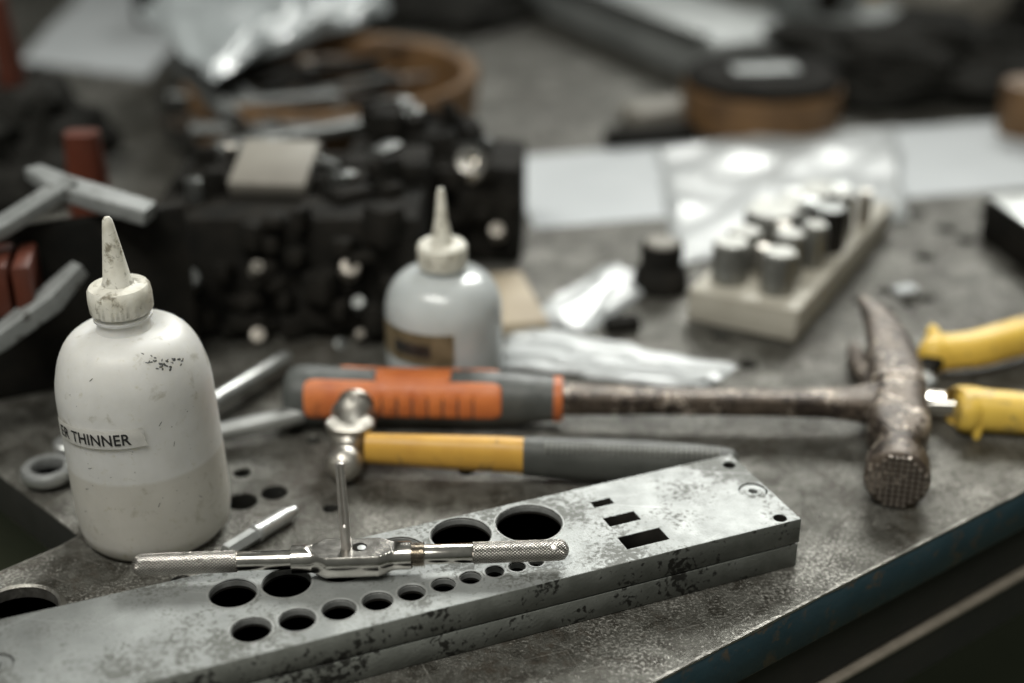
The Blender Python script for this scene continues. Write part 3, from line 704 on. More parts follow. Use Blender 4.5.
arm([(914, 402, .0075), (930, 403, .0075), (950, 404, .0085), (970, 406, .009)], CHROME, 'handle_shank', [(.0085, .0055), (.0080, .0055), (.0070, .005), (.0065, .005)], 3.5)
a2 = arm([(957, 410, .0115), (962, 410, .0115), (968, 408, .0115), (985, 410, .0115), (1010, 412, .0115), (1050, 415, .012), (1100, 421, .012), (1150, 428, .011), (1175, 432, .01)], YELG, 'handle_grip',
         [(.0098, .0080), (.0118, .0105), (.0112, .0105), (.0098, .0102), (.0094, .0102), (.0092, .0098), (.009, .009), (.0075, .0075), (.003, .003)], 2.8)
b = BM(); q = G(916, 399, 0); lathe(b, [(.0001, 0), (.0095, 0), (.0100, .001), (.0100, .0125), (.0088, .0135), (.0045, .0137), (.0043, .0152), (.0001, .0155)], 32, Matrix.Translation(q)); obj('pivot', b, DSTEEL, pl)
b = BM(); q = G(976, 425, .006); lathe(b, [(.0001, 0), (.0045, .0), (.002, .006), (.0001, .009)], 12, Matrix.Translation(q) @ Matrix.Rotation(R(150), 4, 'X')); obj('guard_tip', b, YELG, a2)
b = BM(); q = G(934, 338, .014); lathe(b, [(.0001, 0), (.0050, .0), (.003, .006), (.0001, .009)], 12, Matrix.Translation(q) @ Matrix.Rotation(R(-50), 4, 'X')); obj('guard_tip', b, YELG, a1)

# ------------------------------------------------------------------ spanner, steel rod, countersink bit
sp_ = thing('ring_spanner', 'long steel ring spanner passing behind the tall thinner bottle', 'spanner')
r0, r1 = G(48, 471, .006), G(302, 414, .010)
dd = (r1 - r0); dn = dd.normalized()
b = BM(); lathe(b, [(.0080, -.003), (.0115, -.003), (.0126, -.0015), (.0126, .0015), (.0115, .003), (.0080, .003), (.0075, 0), (.0080, -.003)], 36, Matrix.Translation(r0)); 
obj('ring', b, STEEL, sp_)
b = BM(); path(b, [r0 + dn * .008, r0 + dn * .02, r0 + dn * .06, r1 - dn * .03, r1], [(.0055, .0036), (.0040, .0036), (.0042, .0042), (.0048, .0046), (.0044, .0044)], n=2.4); obj('shank', b, STEEL, sp_)
b = BM(); c0 = G(196, 412, .012); c1 = G(288, 356, .012); path(b, [c0, c0 + (c1 - c0) * .95, c1], [.0042, .0042, .003], n=2); o = obj('steel_rod', b, STEEL); tag(o, 'plain round steel rod slanting up behind the right side of the thinner bottle', 'rod')
b = BM(); c0 = G(58, 462, .006) ; c1 = G(84, 449, .008)
lathe(b, [(.0001, 0), (.0062, 0), (.0068, .001), (.0068, .009), (.0058, .010), (.0001, .010)], 24, Matrix.Translation(G(70, 458, 0))); o = obj('steel_nut', b, STEEL); tag(o, 'small bright steel collar beside the ring end of the spanner', 'collar')
bit = thing('countersink_bit', 'short steel bit lying on the bench between thinner bottle and ball pein hammer', 'drill bit')
b = BM(); c0 = G(226, 552, .0045); c1 = G(297, 509, .0045); cd = (c1 - c0).normalized(); Lb = (c1 - c0).length
M3 = Matrix.Translation(c0) @ align(cd)
lathe(b, [(.0001, 0), (.0034, 0), (.0036, .0005), (.0036, Lb * .40), (.0001, Lb * .40)], 6, M3); obj('hex_shank', b, STEEL, bit, smooth=False)
b = BM(); lathe(b, [(.0001, Lb * .38), (.0042, Lb * .40), (.0043, Lb * .44), (.0038, Lb * .46), (.0037, Lb * .86), (.0026, Lb * .90), (.0024, Lb * .97), (.0001, Lb)], 28, M3); obj('bit_shaft', b, STEEL, bit)

# ------------------------------------------------------------------ plastic bags and papers
def sheet(corners, mtl, name, nx=40, ny=30, amp=.004, lift=.001, th=.0003, seed=0, folds=0, along=0.0, freq=3.0, stray=.9):
    "folds > 0: flat facets meeting in straight creases, as crinkled film has; along = preferred crease direction"
    b = BM(); c = [Vector(p) for p in corners]; fr = []; rn = random.Random(seed)
    K = []
    for k in range(folds):
        an = along + PI / 2 + rn.gauss(0, stray); K.append((math.cos(an), math.sin(an), freq * rn.uniform(.5, 1.8) * (1 + k * .12), rn.uniform(0, 1), 1 / (1 + k * .35)))
    tot = sum(k[4] for k in K) or 1
    for i in range(nx + 1):
        row = []
        for j in range(ny + 1):
            u, v = i / nx, j / ny
            p = (c[0] * (1 - u) + c[1] * u) * (1 - v) + (c[3] * (1 - u) + c[2] * u) * v
            wu, wv = u + .05 * noise.noise(Vector((u * 3, v * 3, seed))), v + .05 * noise.noise(Vector((u * 3, v * 3, seed + 9)))
            h = sum(k[4] * abs(((k[0] * wu + k[1] * wv) * k[2] + k[3]) % 2 - 1) for k in K) / tot if K else 0.5 * (noise.noise(Vector((u * 3, v * 3, seed))) + .5)
            h = max(0, h - .12) * 1.3
            e_ = min(1, min(i, nx - i) / 4, min(j, ny - j) / 4)
            wob = noise.noise(Vector((u * 7, v * 7, seed + 5))) * .005 * (amp > .001)
            row.append(b.verts.new(p + Vector((wob, wob * .7, lift + amp * h * (.2 + .8 * e_)))))
        fr.append(row)
    lo = [[b.verts.new(v.co - Vector((0, 0, th))) for v in row] for row in fr]
    for i in range(nx):
        for j in range(ny):
            b.faces.new((fr[i][j], fr[i + 1][j], fr[i + 1][j + 1], fr[i][j + 1])); b.faces.new((lo[i][j], lo[i][j + 1], lo[i + 1][j + 1], lo[i + 1][j]))
    rim = [(i, 0) for i in range(nx)] + [(nx, j) for j in range(ny)] + [(i, ny) for i in range(nx, 0, -1)] + [(0, j) for j in range(ny, 0, -1)]
    for (i, j), (p, q) in zip(rim, rim[1:] + rim[:1]): b.faces.new((fr[i][j], fr[p][q], lo[p][q], lo[i][j]))
    bmesh.ops.recalc_face_normals(b, faces=b.faces[:])
    o = obj(name, b, mtl); o.data.set_sharp_from_angle(angle=R(60)); return o
def S4(*pp): return [G(x, y, z) for x, y, z in pp]
tag(sheet(S4((498, 368, 0), (702, 394, 0), (738, 369, 0), (512, 326, 0)), FILM, 'plastic_bag', 110, 60, .0065, .001, .0003, 2, 3, 0.08, 3.0, .05),
    'wrinkled clear plastic bag lying behind the middle of the claw hammer', 'plastic bag')
tag(sheet(S4((592, 334, 0), (658, 286, 0), (604, 268, 0), (524, 322, 0)), FILM, 'plastic_bag', 70, 60, .009, .001, .0003, 9, 6, .6, 2.5, .6),
    'small folded clear plastic bag above the wrinkled one near the black stopper', 'plastic bag')
tag(sheet(S4((655, 152, 0), (896, 128, 0), (908, 222, 0), (676, 268, 0)), FILM, 'plastic_bag', 110, 90, .010, .001, .0003, 4, 9, .3, 3.4, 1.2),
    'clear crumpled plastic bag spread out beneath the far end of the punch block', 'plastic bag')
tag(sheet(S4((504, 158, 0), (1120, 112, 0), (1130, 180, 0), (534, 229, 0)), PAPER, 'paper_sheet', 20, 8, .0006, .0006, .0004), 'long strip of white paper lying across the bench behind the punches', 'paper')
tag(sheet(S4((18, 62, 0), (95, -20, 0), (230, -30, 0), (150, 78, 0)), PAPER, 'paper_sheet', 20, 12, .003, .0006, .0004), 'white sheet of paper lying far back at the top left', 'paper')
b = BM(); q = G(905, 293, 0); box(b, (q.x, q.y, .002), (.014, .009, .004), .4, .001); o = obj('paper_scrap', b, PAPER); tag(o, 'tiny white scrap lying among the small drilled holes at the right', 'scrap')

# ------------------------------------------------------------------ punch block
k0, k1, k2 = G(686, 322), G(795, 346), G(872, 226)
kv = (k1 - k0); ka = math.atan2(kv.y, kv.x); kw = kv.length; kl = .200
blk = tag(obj('punch_block', box(BM(), (kw / 2, kl / 2, .0115), (kw, kl, .021), 0, .002, 3), WOOD, loc=(k0.x, k0.y, 0)), 'pale wooden block holding a cluster of round steel punches', 'punch holder')
blk.rotation_euler = (0, 0, ka)
KM = Matrix.Translation((k0.x, k0.y, 0)) @ Matrix.Rotation(ka, 4, 'Z')
PTOP = mat('worn_punch_end', (0.30, 0.30, 0.28), (0.42, 0.42, 0.39), 120, 0.3, (0.5, 0.6))
PSIDE = mat('turned_punch_steel', (0.20, 0.20, 0.185), (0.30, 0.30, 0.28), 90, 0.8, (0.28, 0.42))
def punch(u, v, r, h, label, m=PSIDE, tm=PTOP):
    q = KM @ Vector((u, v, 0)); t = thing('steel_punch', label, 'punch', (q.x, q.y, .0221), 0, 'punches standing in the wooden block')
    b = BM(); lathe(b, [(.0001, 0), (r, 0), (r, h - .0012), (r - .0006, h), (.0001, h)], 32); obj('punch_shaft', b, m, t)
    b = BM(); lathe(b, [(.0001, h + .0001), (r - .001, h + .0001), (r - .0014, h + .0012), (.0001, h + .0016)], 32); obj('punch_end', b, tm, t)
punch(.017, .022, .0108, .024, 'stout dark punch at the near left corner of the wooden block')
punch(.047, .021, .0100, .024, 'bright topped dark punch at the near right corner of the wooden block')
punch(.016, .048, .0100, .022, 'steel punch just behind the near left one on the wooden block')
punch(.044, .047, .0090, .026, 'bright capped punch second from the near end, right row of the block')
punch(.053, .068, .0075, .026, 'slim bright capped punch close to the right edge of the wooden block')
punch(.020, .084, .0165, .024, 'widest punch with a pale disc top in the middle of the wooden block')
punch(.052, .098, .0110, .027, 'dark punch with brass ring at the far right of the wooden block', BLACKM, DSTEEL)
punch(.024, .125, .0140, .018, 'low wide grey punch toward the far left of the wooden block')
punch(.050, .130, .0090, .026, 'bright topped punch at the far right corner of the wooden block')
punch(.028, .160, .0150, .015, 'flat grey punch at the far end of the wooden block')
for k, (u_, v_, r_, h_) in enumerate([(.032, .036, .0042, .020), (.006, .060, .0050, .018), (.034, .066, .0045, .024), (.036, .108, .0060, .026), (.008, .108, .0055, .020), (.044, .150, .0060, .024), (.060, .152, .0045, .022), (.014, .148, .0060, .016)]):
    q = KM @ Vector((u_, v_, 0)); b = BM(); lathe(b, [(.0001, 0), (r_, 0), (r_, h_ - .001), (r_ - .0006, h_), (.0001, h_)], 20)
    o = obj('steel_pin', b, STEEL if k % 2 else HEADS, loc=(q.x, q.y, .0221)); tag(o, 'slim shiny steel pin among the stout punches on the wooden block', 'pin', 'slim pins on the wooden block')

# black knob beside block
q = G(660, 288, 0); t = thing('ribbed_stopper', 'black ribbed stopper with dull pink top beside the wooden punch block', 'stopper', (q.x, q.y, 0))
b = BM(); lathe(b, [(.0001, 0), (.017, 0), (.018, .002), (.0165, .012), (.0125, .016), (.0135, .028), (.0125, .030), (.0001, .030)], 32, mod=lambda t_, z: 1 + .03 * math.sin(12 * t_)); obj('stopper_body', b, BLACKM, t)
b = BM(); lathe(b, [(.0001, .0301), (.0105, .0301), (.010, .032), (.0001, .0325)], 24); obj('stopper_top', b, PINK, t)
q = G(622, 330, 0); b = BM(); box(b, (0, 0, .004), (.020, .010, .008), .3, .0015); o = obj('black_clip', b, BLACKM, loc=(q.x, q.y, 0)); tag(o, 'small black clip between the two plastic bags', 'clip')

# right edge: black box
q = G(978, 238, 0); q2 = G(1040, 285, 0); b = BM(); box(b, (.06, .045, .0145), (.12, .09, .029), 0, .0015); t = thing('steel_block', 'black sided steel block with pale ground top at the right edge', 'steel block', (q.x, q.y, 0), math.atan2((q2 - q).y, (q2 - q).x))
obj('block_body', b, BLACKM, t)
b = BM(); box(b, (.06, .045, .0300), (.117, .087, .0018), 0, .0005); obj('ground_top', b, STEEL, t)

# ------------------------------------------------------------------ far right: brown roll, black cloth, cast parts
q = G(768, 138, 0); t = thing('tape_roll', 'brown roll with a dark centre standing in front of the black cloth', 'roll', (q.x, q.y + .045, 0))
b = BM(); lathe(b, [(.030, .0), (.062, .0), (.066, .003), (.066, .032), (.062, .035), (.030, .035), (.030, .0)], 56); obj('roll_band', b, BROWN, t)
b = BM(); lathe(b, [(.0001, .030), (.063, .0352), (.0645, .041), (.060, .045), (.0001, .045)], 48); obj('roll_core', b, BLACKM, t)
b = BM(); box(b, (0, -.004, .0465), (.055, .024, .003), .1, .001); obj('core_plate', b, GREYP, t)
def lump(name, c, s, m, seed, label, cat, amp=.25, rz=0, sub=5):
    b = BM(); bmesh.ops.create_icosphere(b, subdivisions=sub, radius=1)
    for v in b.verts:
        d_ = 1 + amp * noise.fractal(v.co * 1.3 + Vector((seed, 0, 0)), .8, 2.1, 4)
        p = v.co * d_; v.co = Vector((p.x * s[0], p.y * s[1], max(p.z, -.45) * s[2] + .45 * s[2]))
    o = obj(name, b, m, loc=c); o.rotation_euler = (0, 0, rz); return tag(o, label, cat)
q = G(925, 105, 0); lump('black_cloth', (q.x, q.y + .06, 0), (.125, .085, .042), CLOTH, 3, 'crumpled black cloth bundle on the far right of the bench', 'cloth', .4)
q = G(1010, 60, 0); lump('black_cloth', (q.x + .08, q.y + .12, 0), (.12, .10, .05), CLOTH, 8, 'black cloth bundle cut off by the upper right corner', 'cloth', .4)
# long grey beam
q = G(695, 96, 0); q2 = G(430, -22, 0); dv = q2 - q; t = thing('grey_casting', 'long grey metal beam slanting across the far bench at top centre', 'beam', (q.x, q.y, 0), math.atan2(dv.y, dv.x))
b = BM(); box(b, (.35, -.075, .022), (.70, .11, .044), 0, .008, 3); obj('beam_body', b, GREYP, t)
b = BM(); box(b, (.35, -.02, .045), (.66, .012, .010), 0, .003); obj('beam_rib', b, DSTEEL, t)
q = G(830, 60, 0); t = thing('pillow_block', 'grey cast bearing block with a dark bore at top right', 'casting', (q.x, q.y + .05, 0), R(15))
b = BM(); box(b, (0, 0, .018), (.17, .08, .036), 0, .006, 3); obj('block_base', b, GREYP, t)
b = BM(); lathe(b, [(.016, -.032), (.036, -.032), (.038, -.028), (.038, .028), (.036, .032), (.016, .032), (.016, -.032)], 40, Matrix.Translation((-.01, 0, .055)) @ Matrix.Rotation(R(90), 4, 'X')); obj('bearing_ring', b, GREYP, t)
b = BM(); lathe(b, [(.0001, -.030), (.0158, -.030), (.0158, .030), (.0001, .030)], 30, Matrix.Translation((-.01, 0, .055)) @ Matrix.Rotation(R(90), 4, 'X')); obj('bearing_bore', b, BLACKM, t)
q = G(965, 62, 0); b = BM(); box(b, (0, 0, .03), (.10, .10, .06), .5, .004); o = obj('beige_box', b, PINK, loc=(q.x + .01, q.y + .10, 0)); tag(o, 'beige box standing behind the black cloth at the upper right', 'box')
q = G(888, 30, 0); b = BM(); lathe(b, [(.0001, 0), (.022, 0), (.023, .05), (.014, .058), (.012, .07), (.0001, .07)], 30); o = obj('ochre_bottle', b, OCHRE, loc=(q.x, q.y + .05, 0)); tag(o, 'small ochre bottle left of the beige box at the top edge', 'bottle')
q = G(1020, 140, 0); b = BM(); lathe(b, [(.0001, 0), (.024, 0), (.025, .002), (.025, .040), (.023, .042), (.0001, .042)], 36); o = obj('brown_tin', b, BROWN, loc=(q.x + .012, q.y + .02, 0)); tag(o, 'short brown tin at the right edge behind the white paper', 'tin')
q = G(660, 125, 0); b = BM(); box(b, (0, 0, .008), (.06, .035, .016), .5, .003); o = obj('small_box', b, PINK, loc=(q.x, q.y + .01, 0)); tag(o, 'small dull beige box left of the brown roll', 'box')
q = G(650, 142, 0); b = BM(); box(b, (0, 0, .006), (.075, .02, .012), .3, .002); o = obj('black_bar', b, BLACKM, loc=(q.x, q.y, 0)); tag(o, 'short black bar in front of the small beige box', 'bar')

# ------------------------------------------------------------------ brown tray with files
q = G(322, 178, 0); R_T = .112; t = thing('round_tray', 'round brown leather tray full of files at the upper left', 'tray', (q.x, q.y + R_T * .85, 0))
b = BM(); lathe(b, [(.0001, .001), (R_T - .012, .001), (R_T - .012, .003), (R_T - .006, .056), (R_T + .004, .058), (R_T + .006, .054), (R_T - .002, .0), (.0001, .0)], 72); obj('tray_shell', b, BROWN, t)
tq = t.location
rnd = random.Random(5)
fls = [((170, 95), (420, 108), DSTEEL, 'flat'), ((190, 130), (405, 128), DSTEEL, 'black'), ((205, 60), (300, 150), DSTEEL, 'slanting'), ((230, 105), (380, 92), DSTEEL, 'short'), ((215, 150), (420, 112), DSTEEL, 'long dark'), ((175, 60), (262, 150), DSTEEL, 'dark slanting')]
lbs = ['flat steel file lying along the back of the brown tray', 'black file lying across the front of the brown tray', 'dark steel file slanting to the near edge of the brown tray', 'short steel rod in the middle of the brown tray',
       'long dark file pointing to the right rim of the brown tray', 'dark file slanting over the left rim of the brown tray']
for k, ((xa, ya), (xb, yb), m_, nm) in enumerate(fls):
    p_, q_ = G(xa, ya, .050 + .002 * k), G(xb, yb, .042 + .002 * k); dr = (q_ - p_).normalized(); t2 = thing('metal_file', lbs[k], 'file', tuple(p_), 0, 'files in the brown tray')
    b = BM(); path(b, [Vector((0, 0, 0)), dr * (q_ - p_).length * .7], [(.0085, .004), (.0075, .004)], n=4); obj('blade', b, m_, t2)
    b = BM(); path(b, [dr * (q_ - p_).length * .69, dr * (q_ - p_).length], [(.006, .005), (.007, .006)], n=2.2); obj('tang', b, BLACKM, t2)

rnd = random.Random(77)
for k in range(22):
    a_ = rnd.gauss(.15, .5); L_r = rnd.uniform(.10, .17); r_ = rnd.uniform(.0018, .0045); z_ = .034 + .0010 * k
    cx_, cy_ = tq.x + rnd.uniform(-.055, .02), tq.y + rnd.uniform(-.07, .05); dr = Vector((math.cos(a_), math.sin(a_), rnd.uniform(-.12, .12))).normalized()
    b = BM(); path(b, [-dr * L_r / 2, dr * L_r * .4, dr * L_r / 2], [(r_, r_ * .8), (r_, r_ * .8), (r_ * .6, r_ * .5)], n=rnd.choice([2, 4]), seg=12)
    o = obj('steel_rod', b, rnd.choice([DSTEEL, BLACKM, BLACKM, DSTEEL, RUST]), loc=(cx_, cy_, z_)); tag(o, 'thin steel rod in the loose heap filling the brown tray', 'rod', 'rods heaped in the brown tray')
# silvery bag bundle on a dark toolbox at the top left
q = G(255, 40, 0); b = BM(); box(b, (0, 0, .034), (.26, .12, .068), R(-8), .006); o = obj('dark_case', b, BLACKM, loc=(q.x, q.y + .10, 0)); tag(o, 'dark case under the silvery bags at the top left', 'case')
tag(sheet(S4((138, 14, .075), (215, -45, .075), (320, 10, .075), (214, 84, .075)), FILM2, 'plastic_bag', 80, 60, .020, .0, .0005, 14, 8, .5, 3.0, .8), 'silvery plastic bag draped over the dark case, left of the pair', 'plastic bag')
tag(sheet(S4((212, 78, .066), (232, 36, .070), (380, -12, .070), (390, 14, .066)), FILM2, 'plastic_bag', 80, 60, .020, .0, .0005, 24, 8, .1, 3.5, .5), 'silvery plastic bag draped over the dark case, right of the pair', 'plastic bag')

# ------------------------------------------------------------------ black machine parts
BOLTM = mat('dull_bolt_steel', (0.36, 0.33, 0.29), (0.24, 0.22, 0.19), 120, 0.6, (0.42, 0.55))
def bolt(parent, p, d, r=.006, m=STEEL, name='bolt_head'):
    if m in (STEEL, HEADS): m = BOLTM
    b = BM(); M = Matrix.Translation(p) @ align(d)
    if random.random() < .5: lathe(b, [(.0001, -.010), (r * 1.05, -.010), (r * 1.05, .0), (r * .9, r * .25), (.0001, r * .32)], 6, M)
    else: lathe(b, [(.0001, -.010), (r, -.010), (r, .0), (r * .85, r * .28), (r * .40, r * .34), (r * .36, -.001), (.0001, -.001)], 24, M); return obj(name, b, m, parent)
mc = thing('die_set', 'black machined vice block with a pale square plate and bright bolts behind the bottles', 'machine vice')
def mbox(x0, x1, y0, y1, z0, z1, name, m=BLACKM, bev=.003, rz=0):
    b = BM(); box(b, ((x0 + x1) / 2, (y0 + y1) / 2, (z0 + z1) / 2), (x1 - x0, y1 - y0, z1 - z0), rz, bev); return obj(name, b, m, mc)
mbox(-.205, -.052, .745, .845, 0, .073, 'base_block')
mbox(-.150, -.085, .79, .838, .072, .082, 'rear_jaw')
mbox(-.200, -.155, .79, .835, .072, .080, 'side_block')
mbox(-.084, -.050, .80, .84, .0725, .086, 'front_jaw')
# pale plate, tilted towards the viewer
pc = V(275, 168, .80); b = BM(); box(b, (0, 0, 0), (.046, .044, .010), Matrix.Rotation(R(-6), 4, 'Z') @ Matrix.Rotation(R(18), 4, 'X'), .0015); obj('square_plate', b, PINK, mc, loc=tuple(pc))
rnd = random.Random(21)
for k in range(46):
    px, py = rnd.uniform(150, 395), rnd.uniform(214, 350); s_ = rnd.uniform(.008, .022)
    c_ = V(px, py, rnd.uniform(.738, .747)); b = BM(); box(b, (0, 0, 0), (s_, s_ * rnd.uniform(.5, 1.2), s_ * rnd.uniform(.4, 1.1)), Matrix.Rotation(rnd.uniform(0, 3), 4, 'Z'), .0015)
    c_.z = max(c_.z, s_ * .6); obj('machine_lug', b, BLACKM, mc, loc=tuple(c_))
spots = [(150, 205, .722, .0088, PINK), (222, 253, .732, .0055, STEEL), (190, 278, .732, .006, DSTEEL), (298, 283, .732, .005, BRASS), (350, 267, .732, .0058, STEEL), (297, 186, .80, .004, STEEL), (344, 320, .732, .005, STEEL),
         (258, 335, .732, .0045, STEEL), (237, 372, .732, .005, STEEL), (182, 218, .768, .006, STEEL), (240, 210, .79, .0045, STEEL), (200, 240, .732, .005, DSTEEL), (322, 265, .732, .004, DSTEEL)]
for px, py, yy, r_, m_ in spots:
    bolt(mc, V(px, py, yy), (0.15, -.75, .65), r_, m_)
rnd = random.Random(8)
for k in range(34):   # clamps, studs and odd blocks heaped on top of the vice
    x_, y_ = rnd.uniform(-.198, -.06), rnd.uniform(.755, .835); s_ = rnd.uniform(.008, .024); h_ = rnd.uniform(.006, .020)
    if abs(x_ + .134) < .034 and y_ < .83: continue
    b = BM(); box(b, (0, 0, h_ / 2), (s_, s_ * rnd.uniform(.4, 1.1), h_), Matrix.Rotation(rnd.uniform(0, 3), 4, 'Z'), .0012); obj('machine_lug', b, rnd.choice([BLACKM, BLACKM, BLACKM, DSTEEL]), mc, loc=(x_, y_, .0725))
for k in range(4):
    a_ = rnd.uniform(0, 3); x_, y_ = rnd.uniform(-.19, -.07), rnd.uniform(.80, .83); d_ = Vector((math.cos(a_), math.sin(a_), .1)) * rnd.uniform(.012, .03)
    b = BM(); path(b, [-d_, d_], [(.003, .003), (.0028, .0028)], seg=12); obj('stud', b, rnd.choice([DSTEEL, DSTEEL, HEADS]), mc, loc=(x_, y_, .086))
for k in range(8):
    bolt(mc, V(rnd.uniform(165, 390), rnd.uniform(222, 345), .731), (rnd.uniform(-.3, .3), -.7, .65), rnd.uniform(.0025, .0042), rnd.choice([DSTEEL, DSTEEL, HEADS, PINK]))
mc2 = thing('die_set', 'lower black machine block with a row of bolts directly behind the squat bottle', 'machine part')
b = BM(); box(b, (-.050, .885, .033), (.116, .06, .066), R(-3), .004); obj('base_block', b, BLACKM, mc2)
b = BM(); box(b, (-.065, .885, .074), (.055, .045, .018), R(10), .004); obj('top_block', b, BLACKM, mc2)
for k in range(16):
    px, py = rnd.uniform(395, 515), rnd.uniform(165, 245); s_ = rnd.uniform(.008, .020)
    c_ = V(px, py, rnd.uniform(.848, .858)); b = BM(); box(b, (0, 0, 0), (s_, s_ * rnd.uniform(.5, 1.2), s_ * rnd.uniform(.4, 1.1)), Matrix.Rotation(rnd.uniform(0, 3), 4, 'Z'), .0015)
    c_.z = max(c_.z, s_ * .6); obj('machine_lug', b, BLACKM, mc2, loc=tuple(c_))
for k in range(18):
    x_, y_ = rnd.uniform(-.10, .002), rnd.uniform(.862, .908); s_ = rnd.uniform(.008, .022); h_ = rnd.uniform(.006, .016)
    b = BM(); box(b, (0, 0, h_ / 2), (s_, s_ * rnd.uniform(.4, 1.1), h_), Matrix.Rotation(rnd.uniform(0, 3), 4, 'Z'), .0012); obj('machine_lug', b, rnd.choice([BLACKM, BLACKM, DSTEEL]), mc2, loc=(x_, y_, .0655 if x_ > -.034 else .083))
for k in range(8):
    bolt(mc2, V(rnd.uniform(400, 515), rnd.uniform(172, 235), .842), (rnd.uniform(-.3, .3), -.7, .65), rnd.uniform(.003, .005), rnd.choice([STEEL, DSTEEL, BRASS, PINK]))
for px, py, yy, r_, m_ in [(470, 163, .848, .0105, CHROME), (362, 178, .842, .008, STEEL), (378, 205, .842, .0095, PINK), (345, 214, .842, .006, STEEL), (455, 193, .843, .006, BRASS), (505, 205, .843, .006, DSTEEL), (365, 168, .86, .006, STEEL), (510, 180, .86, .005, STEEL)]:
    bolt(mc2, V(px, py, yy), (0.1, -.65, .75), r_, m_)
# left: grey clamp frame with a dark body and red parts
cl = thing('bench_clamp', 'pale grey forked clamp frame over a black body at the left edge', 'clamp')
def arm2(pts, rad, m=GREYP, name='frame_arm', par=cl):
    b = BM(); path(b, [Vector(p) for p in pts], rad, n=8, seg=32); return obj(name, b, m, par)
CLAMPM = mat('worn_clamp_paint', (0.20, 0.21, 0.205), (0.28, 0.29, 0.285), 60, 0.2, (0.4, 0.6), 0.2, 200, spots=(0.05, 0.045, 0.04), spot_scale=120, spot_amt=0.4)
arm2([V(-60, 258, .640), V(0, 228, .660), V(60, 190, .695), V(72, 183, .70)], [(.0065, .0035)] * 4, CLAMPM)
arm2([V(34, 172, .72), V(60, 186, .70), V(100, 199, .695), V(150, 214, .690)], [(.005, .0035), (.008, .004), (.0085, .0045), (.0075, .0045)], CLAMPM)
arm2([V(-60, 372, .620), V(0, 338, .630), V(50, 300, .645), V(80, 268, .66)], [(.0055, .005), (.006, .005), (.0065, .0055), (.004, .004)], CLAMPM)
b = BM(); box(b, (-.232, .688, .047), (.125, .008, .094), R(25), .002); obj('clamp_body', b, BLACKM, cl)
b = BM(); box(b, (-.25, .712, .016), (.10, .03, .032), R(30), .004); obj('clamp_jaw', b, BLACKM, cl)
for k, x in enumerate((5, 28)):
    b = BM(); p_ = V(x, 280, .655); box(b, tuple(p_), (.009, .034, .028), R(10), .002); obj('red_pad', b, REDP, cl)
q = V(84, 152, .80); b = BM(); path(b, [Vector((q.x, q.y, 0)), Vector((q.x, q.y, .05)), q + Vector((0, 0, .012))], [(.013, .010), (.013, .010), (.010, .008)], n=3, up=Vector((0, 1, 0))); o = obj('red_handle', b, REDP); tag(o, 'brick red tool handle standing behind the grey clamp', 'handle')
q = V(6, 40, 1.0); b = BM(); path(b, [Vector((q.x, q.y, 0)), Vector((q.x, q.y, .09)), q + Vector((-.003, 0, .03))], [(.010, .009), (.009, .009), (.007, .007)], n=2.5, up=Vector((0, 1, 0))); o = obj('red_handle', b, REDP); tag(o, 'taller red tool handle cut off by the left edge above the black tool roll', 'handle')
q = G(30, 190, 0); lump('black_tool_roll', (q.x - .02, q.y + .02, 0), (.07, .075, .055), CLOTH, 12, 'black tool roll heaped behind the grey clamp at the left', 'tool roll', .35)
q = G(180, 180, 0); lump('black_rag', (q.x + .0, q.y + .12, 0), (.035, .11, .014), CLOTH, 17, 'dark rag lying left of the brown tray', 'rag', .35, R(25))
# dark lengths of wire and chips scattered at the foot of the machine
q = G(150, 345, 0); 
q = G(440, 40, 0); lump('black_rag', (q.x - .0, q.y + .12, 0), (.10, .09, .022), CLOTH, 27, 'dark rag lying behind the brown tray at top centre', 'rag', .35)

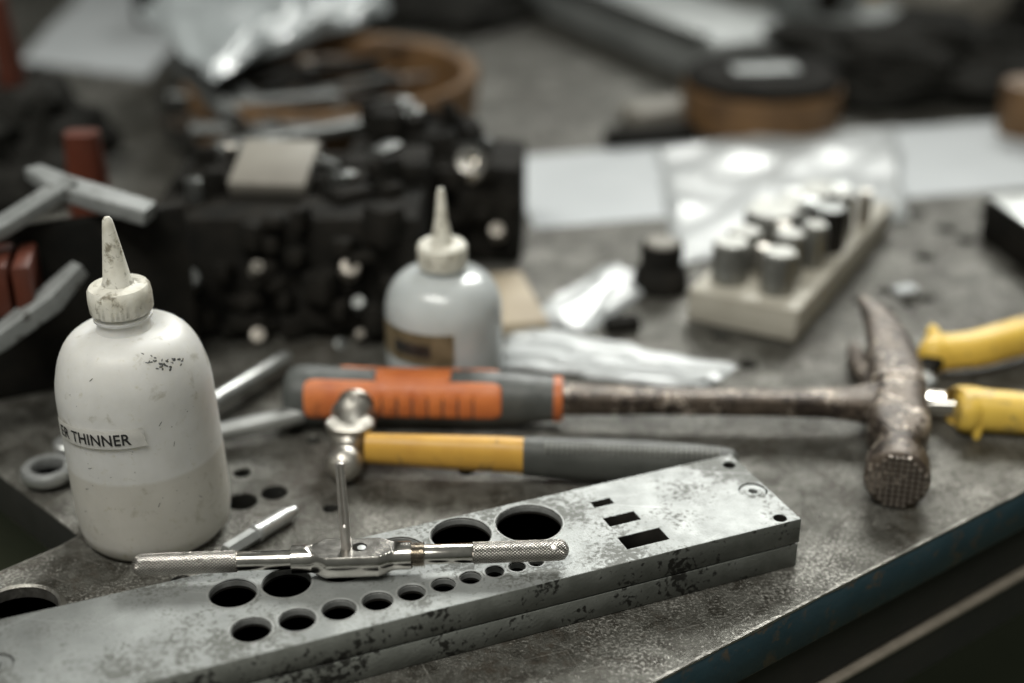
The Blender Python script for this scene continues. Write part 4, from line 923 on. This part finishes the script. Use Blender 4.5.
# fine swarf and dust lying on the bench in front of the plate and round the tools
b = BM(); rnd = random.Random(99)
for k in range(520):
    px, py = rnd.choice([(rnd.gauss(560, 130), rnd.gauss(640, 25)), (rnd.gauss(860, 60), rnd.gauss(545, 25)), (rnd.gauss(400, 120), rnd.gauss(500, 22)), (rnd.gauss(120, 60), rnd.gauss(585, 14)), (rnd.gauss(820, 80), rnd.gauss(450, 30))])
    q = G(px, py)
    if (Vector((q.x + .5, q.y - .028, 0))).dot(nrm) < .003 or q.x < -.19: continue
    l_ = rnd.uniform(.0003, .0016); box(b, (q.x, q.y, .00012), (l_, rnd.uniform(.00012, .0003), .00022), rnd.uniform(0, 3.1))
sw = obj('metal_swarf', b, BARE, smooth=False); tag(sw, 'fine metal swarf and dust scattered over the bench top around the tools', 'swarf'); sw['kind'] = 'stuff'

# ------------------------------------------------------------------ light
w = bpy.data.worlds.new('World'); sc.world = w; w.use_nodes = True
nt = w.node_tree; N = nt.nodes; L = nt.links
# ambient gradient, bright overhead and dark ahead, shaped to keep the far bench dim
tcw = N.new('ShaderNodeTexCoord'); dp = N.new('ShaderNodeVectorMath'); dp.operation = 'DOT_PRODUCT'; dp.inputs[1].default_value = (0.0, -0.30, 0.954)
L.new(tcw.outputs['Generated'], dp.inputs[0]); mw = N.new('ShaderNodeMapRange'); mw.inputs[1].default_value = -0.45; mw.inputs[2].default_value = 0.85; mw.interpolation_type = 'SMOOTHSTEP'
L.new(dp.outputs['Value'], mw.inputs[0]); xw = N.new('ShaderNodeMix'); xw.data_type = 'RGBA'; L.new(mw.outputs[0], xw.inputs[0])
xw.inputs[6].default_value = (0.022, 0.023, 0.018, 1); xw.inputs[7].default_value = (0.51, 0.53, 0.48, 1); L.new(xw.outputs[2], N['Background'].inputs[0])
N['Background'].inputs[1].default_value = 0.27
def area(name, loc_, tgt, sx, sy_, pw, col, spread=PI):
    l = bpy.data.lights.new(name, 'AREA'); l.shape = 'RECTANGLE'; l.size = sx; l.size_y = sy_; l.energy = pw; l.color = col; l.spread = spread
    o = bpy.data.objects.new(name, l); C.objects.link(o); o.location = loc_
    o.rotation_euler = (Vector(tgt) - Vector(loc_)).to_track_quat('-Z', 'Y').to_euler(); return o
area("window_light", (0.72, 2.9, 1.88), (0.0, .20, 0), 1.4, 0.75, 6.6, (0.99, 1.0, 0.955), R(36))
area('front_fill', (-0.5, -0.5, 2.3), (0, .6, 0), 2.2, 0.5, 10.5, (1.0, 0.985, 0.92), R(60))  # unseen softbox added to light the bottle front and put highlights on steel
sc.view_settings.view_transform = 'Standard'; sc.view_settings.look = 'None'; sc.view_settings.exposure = -0.12; sc.view_settings.gamma = 1
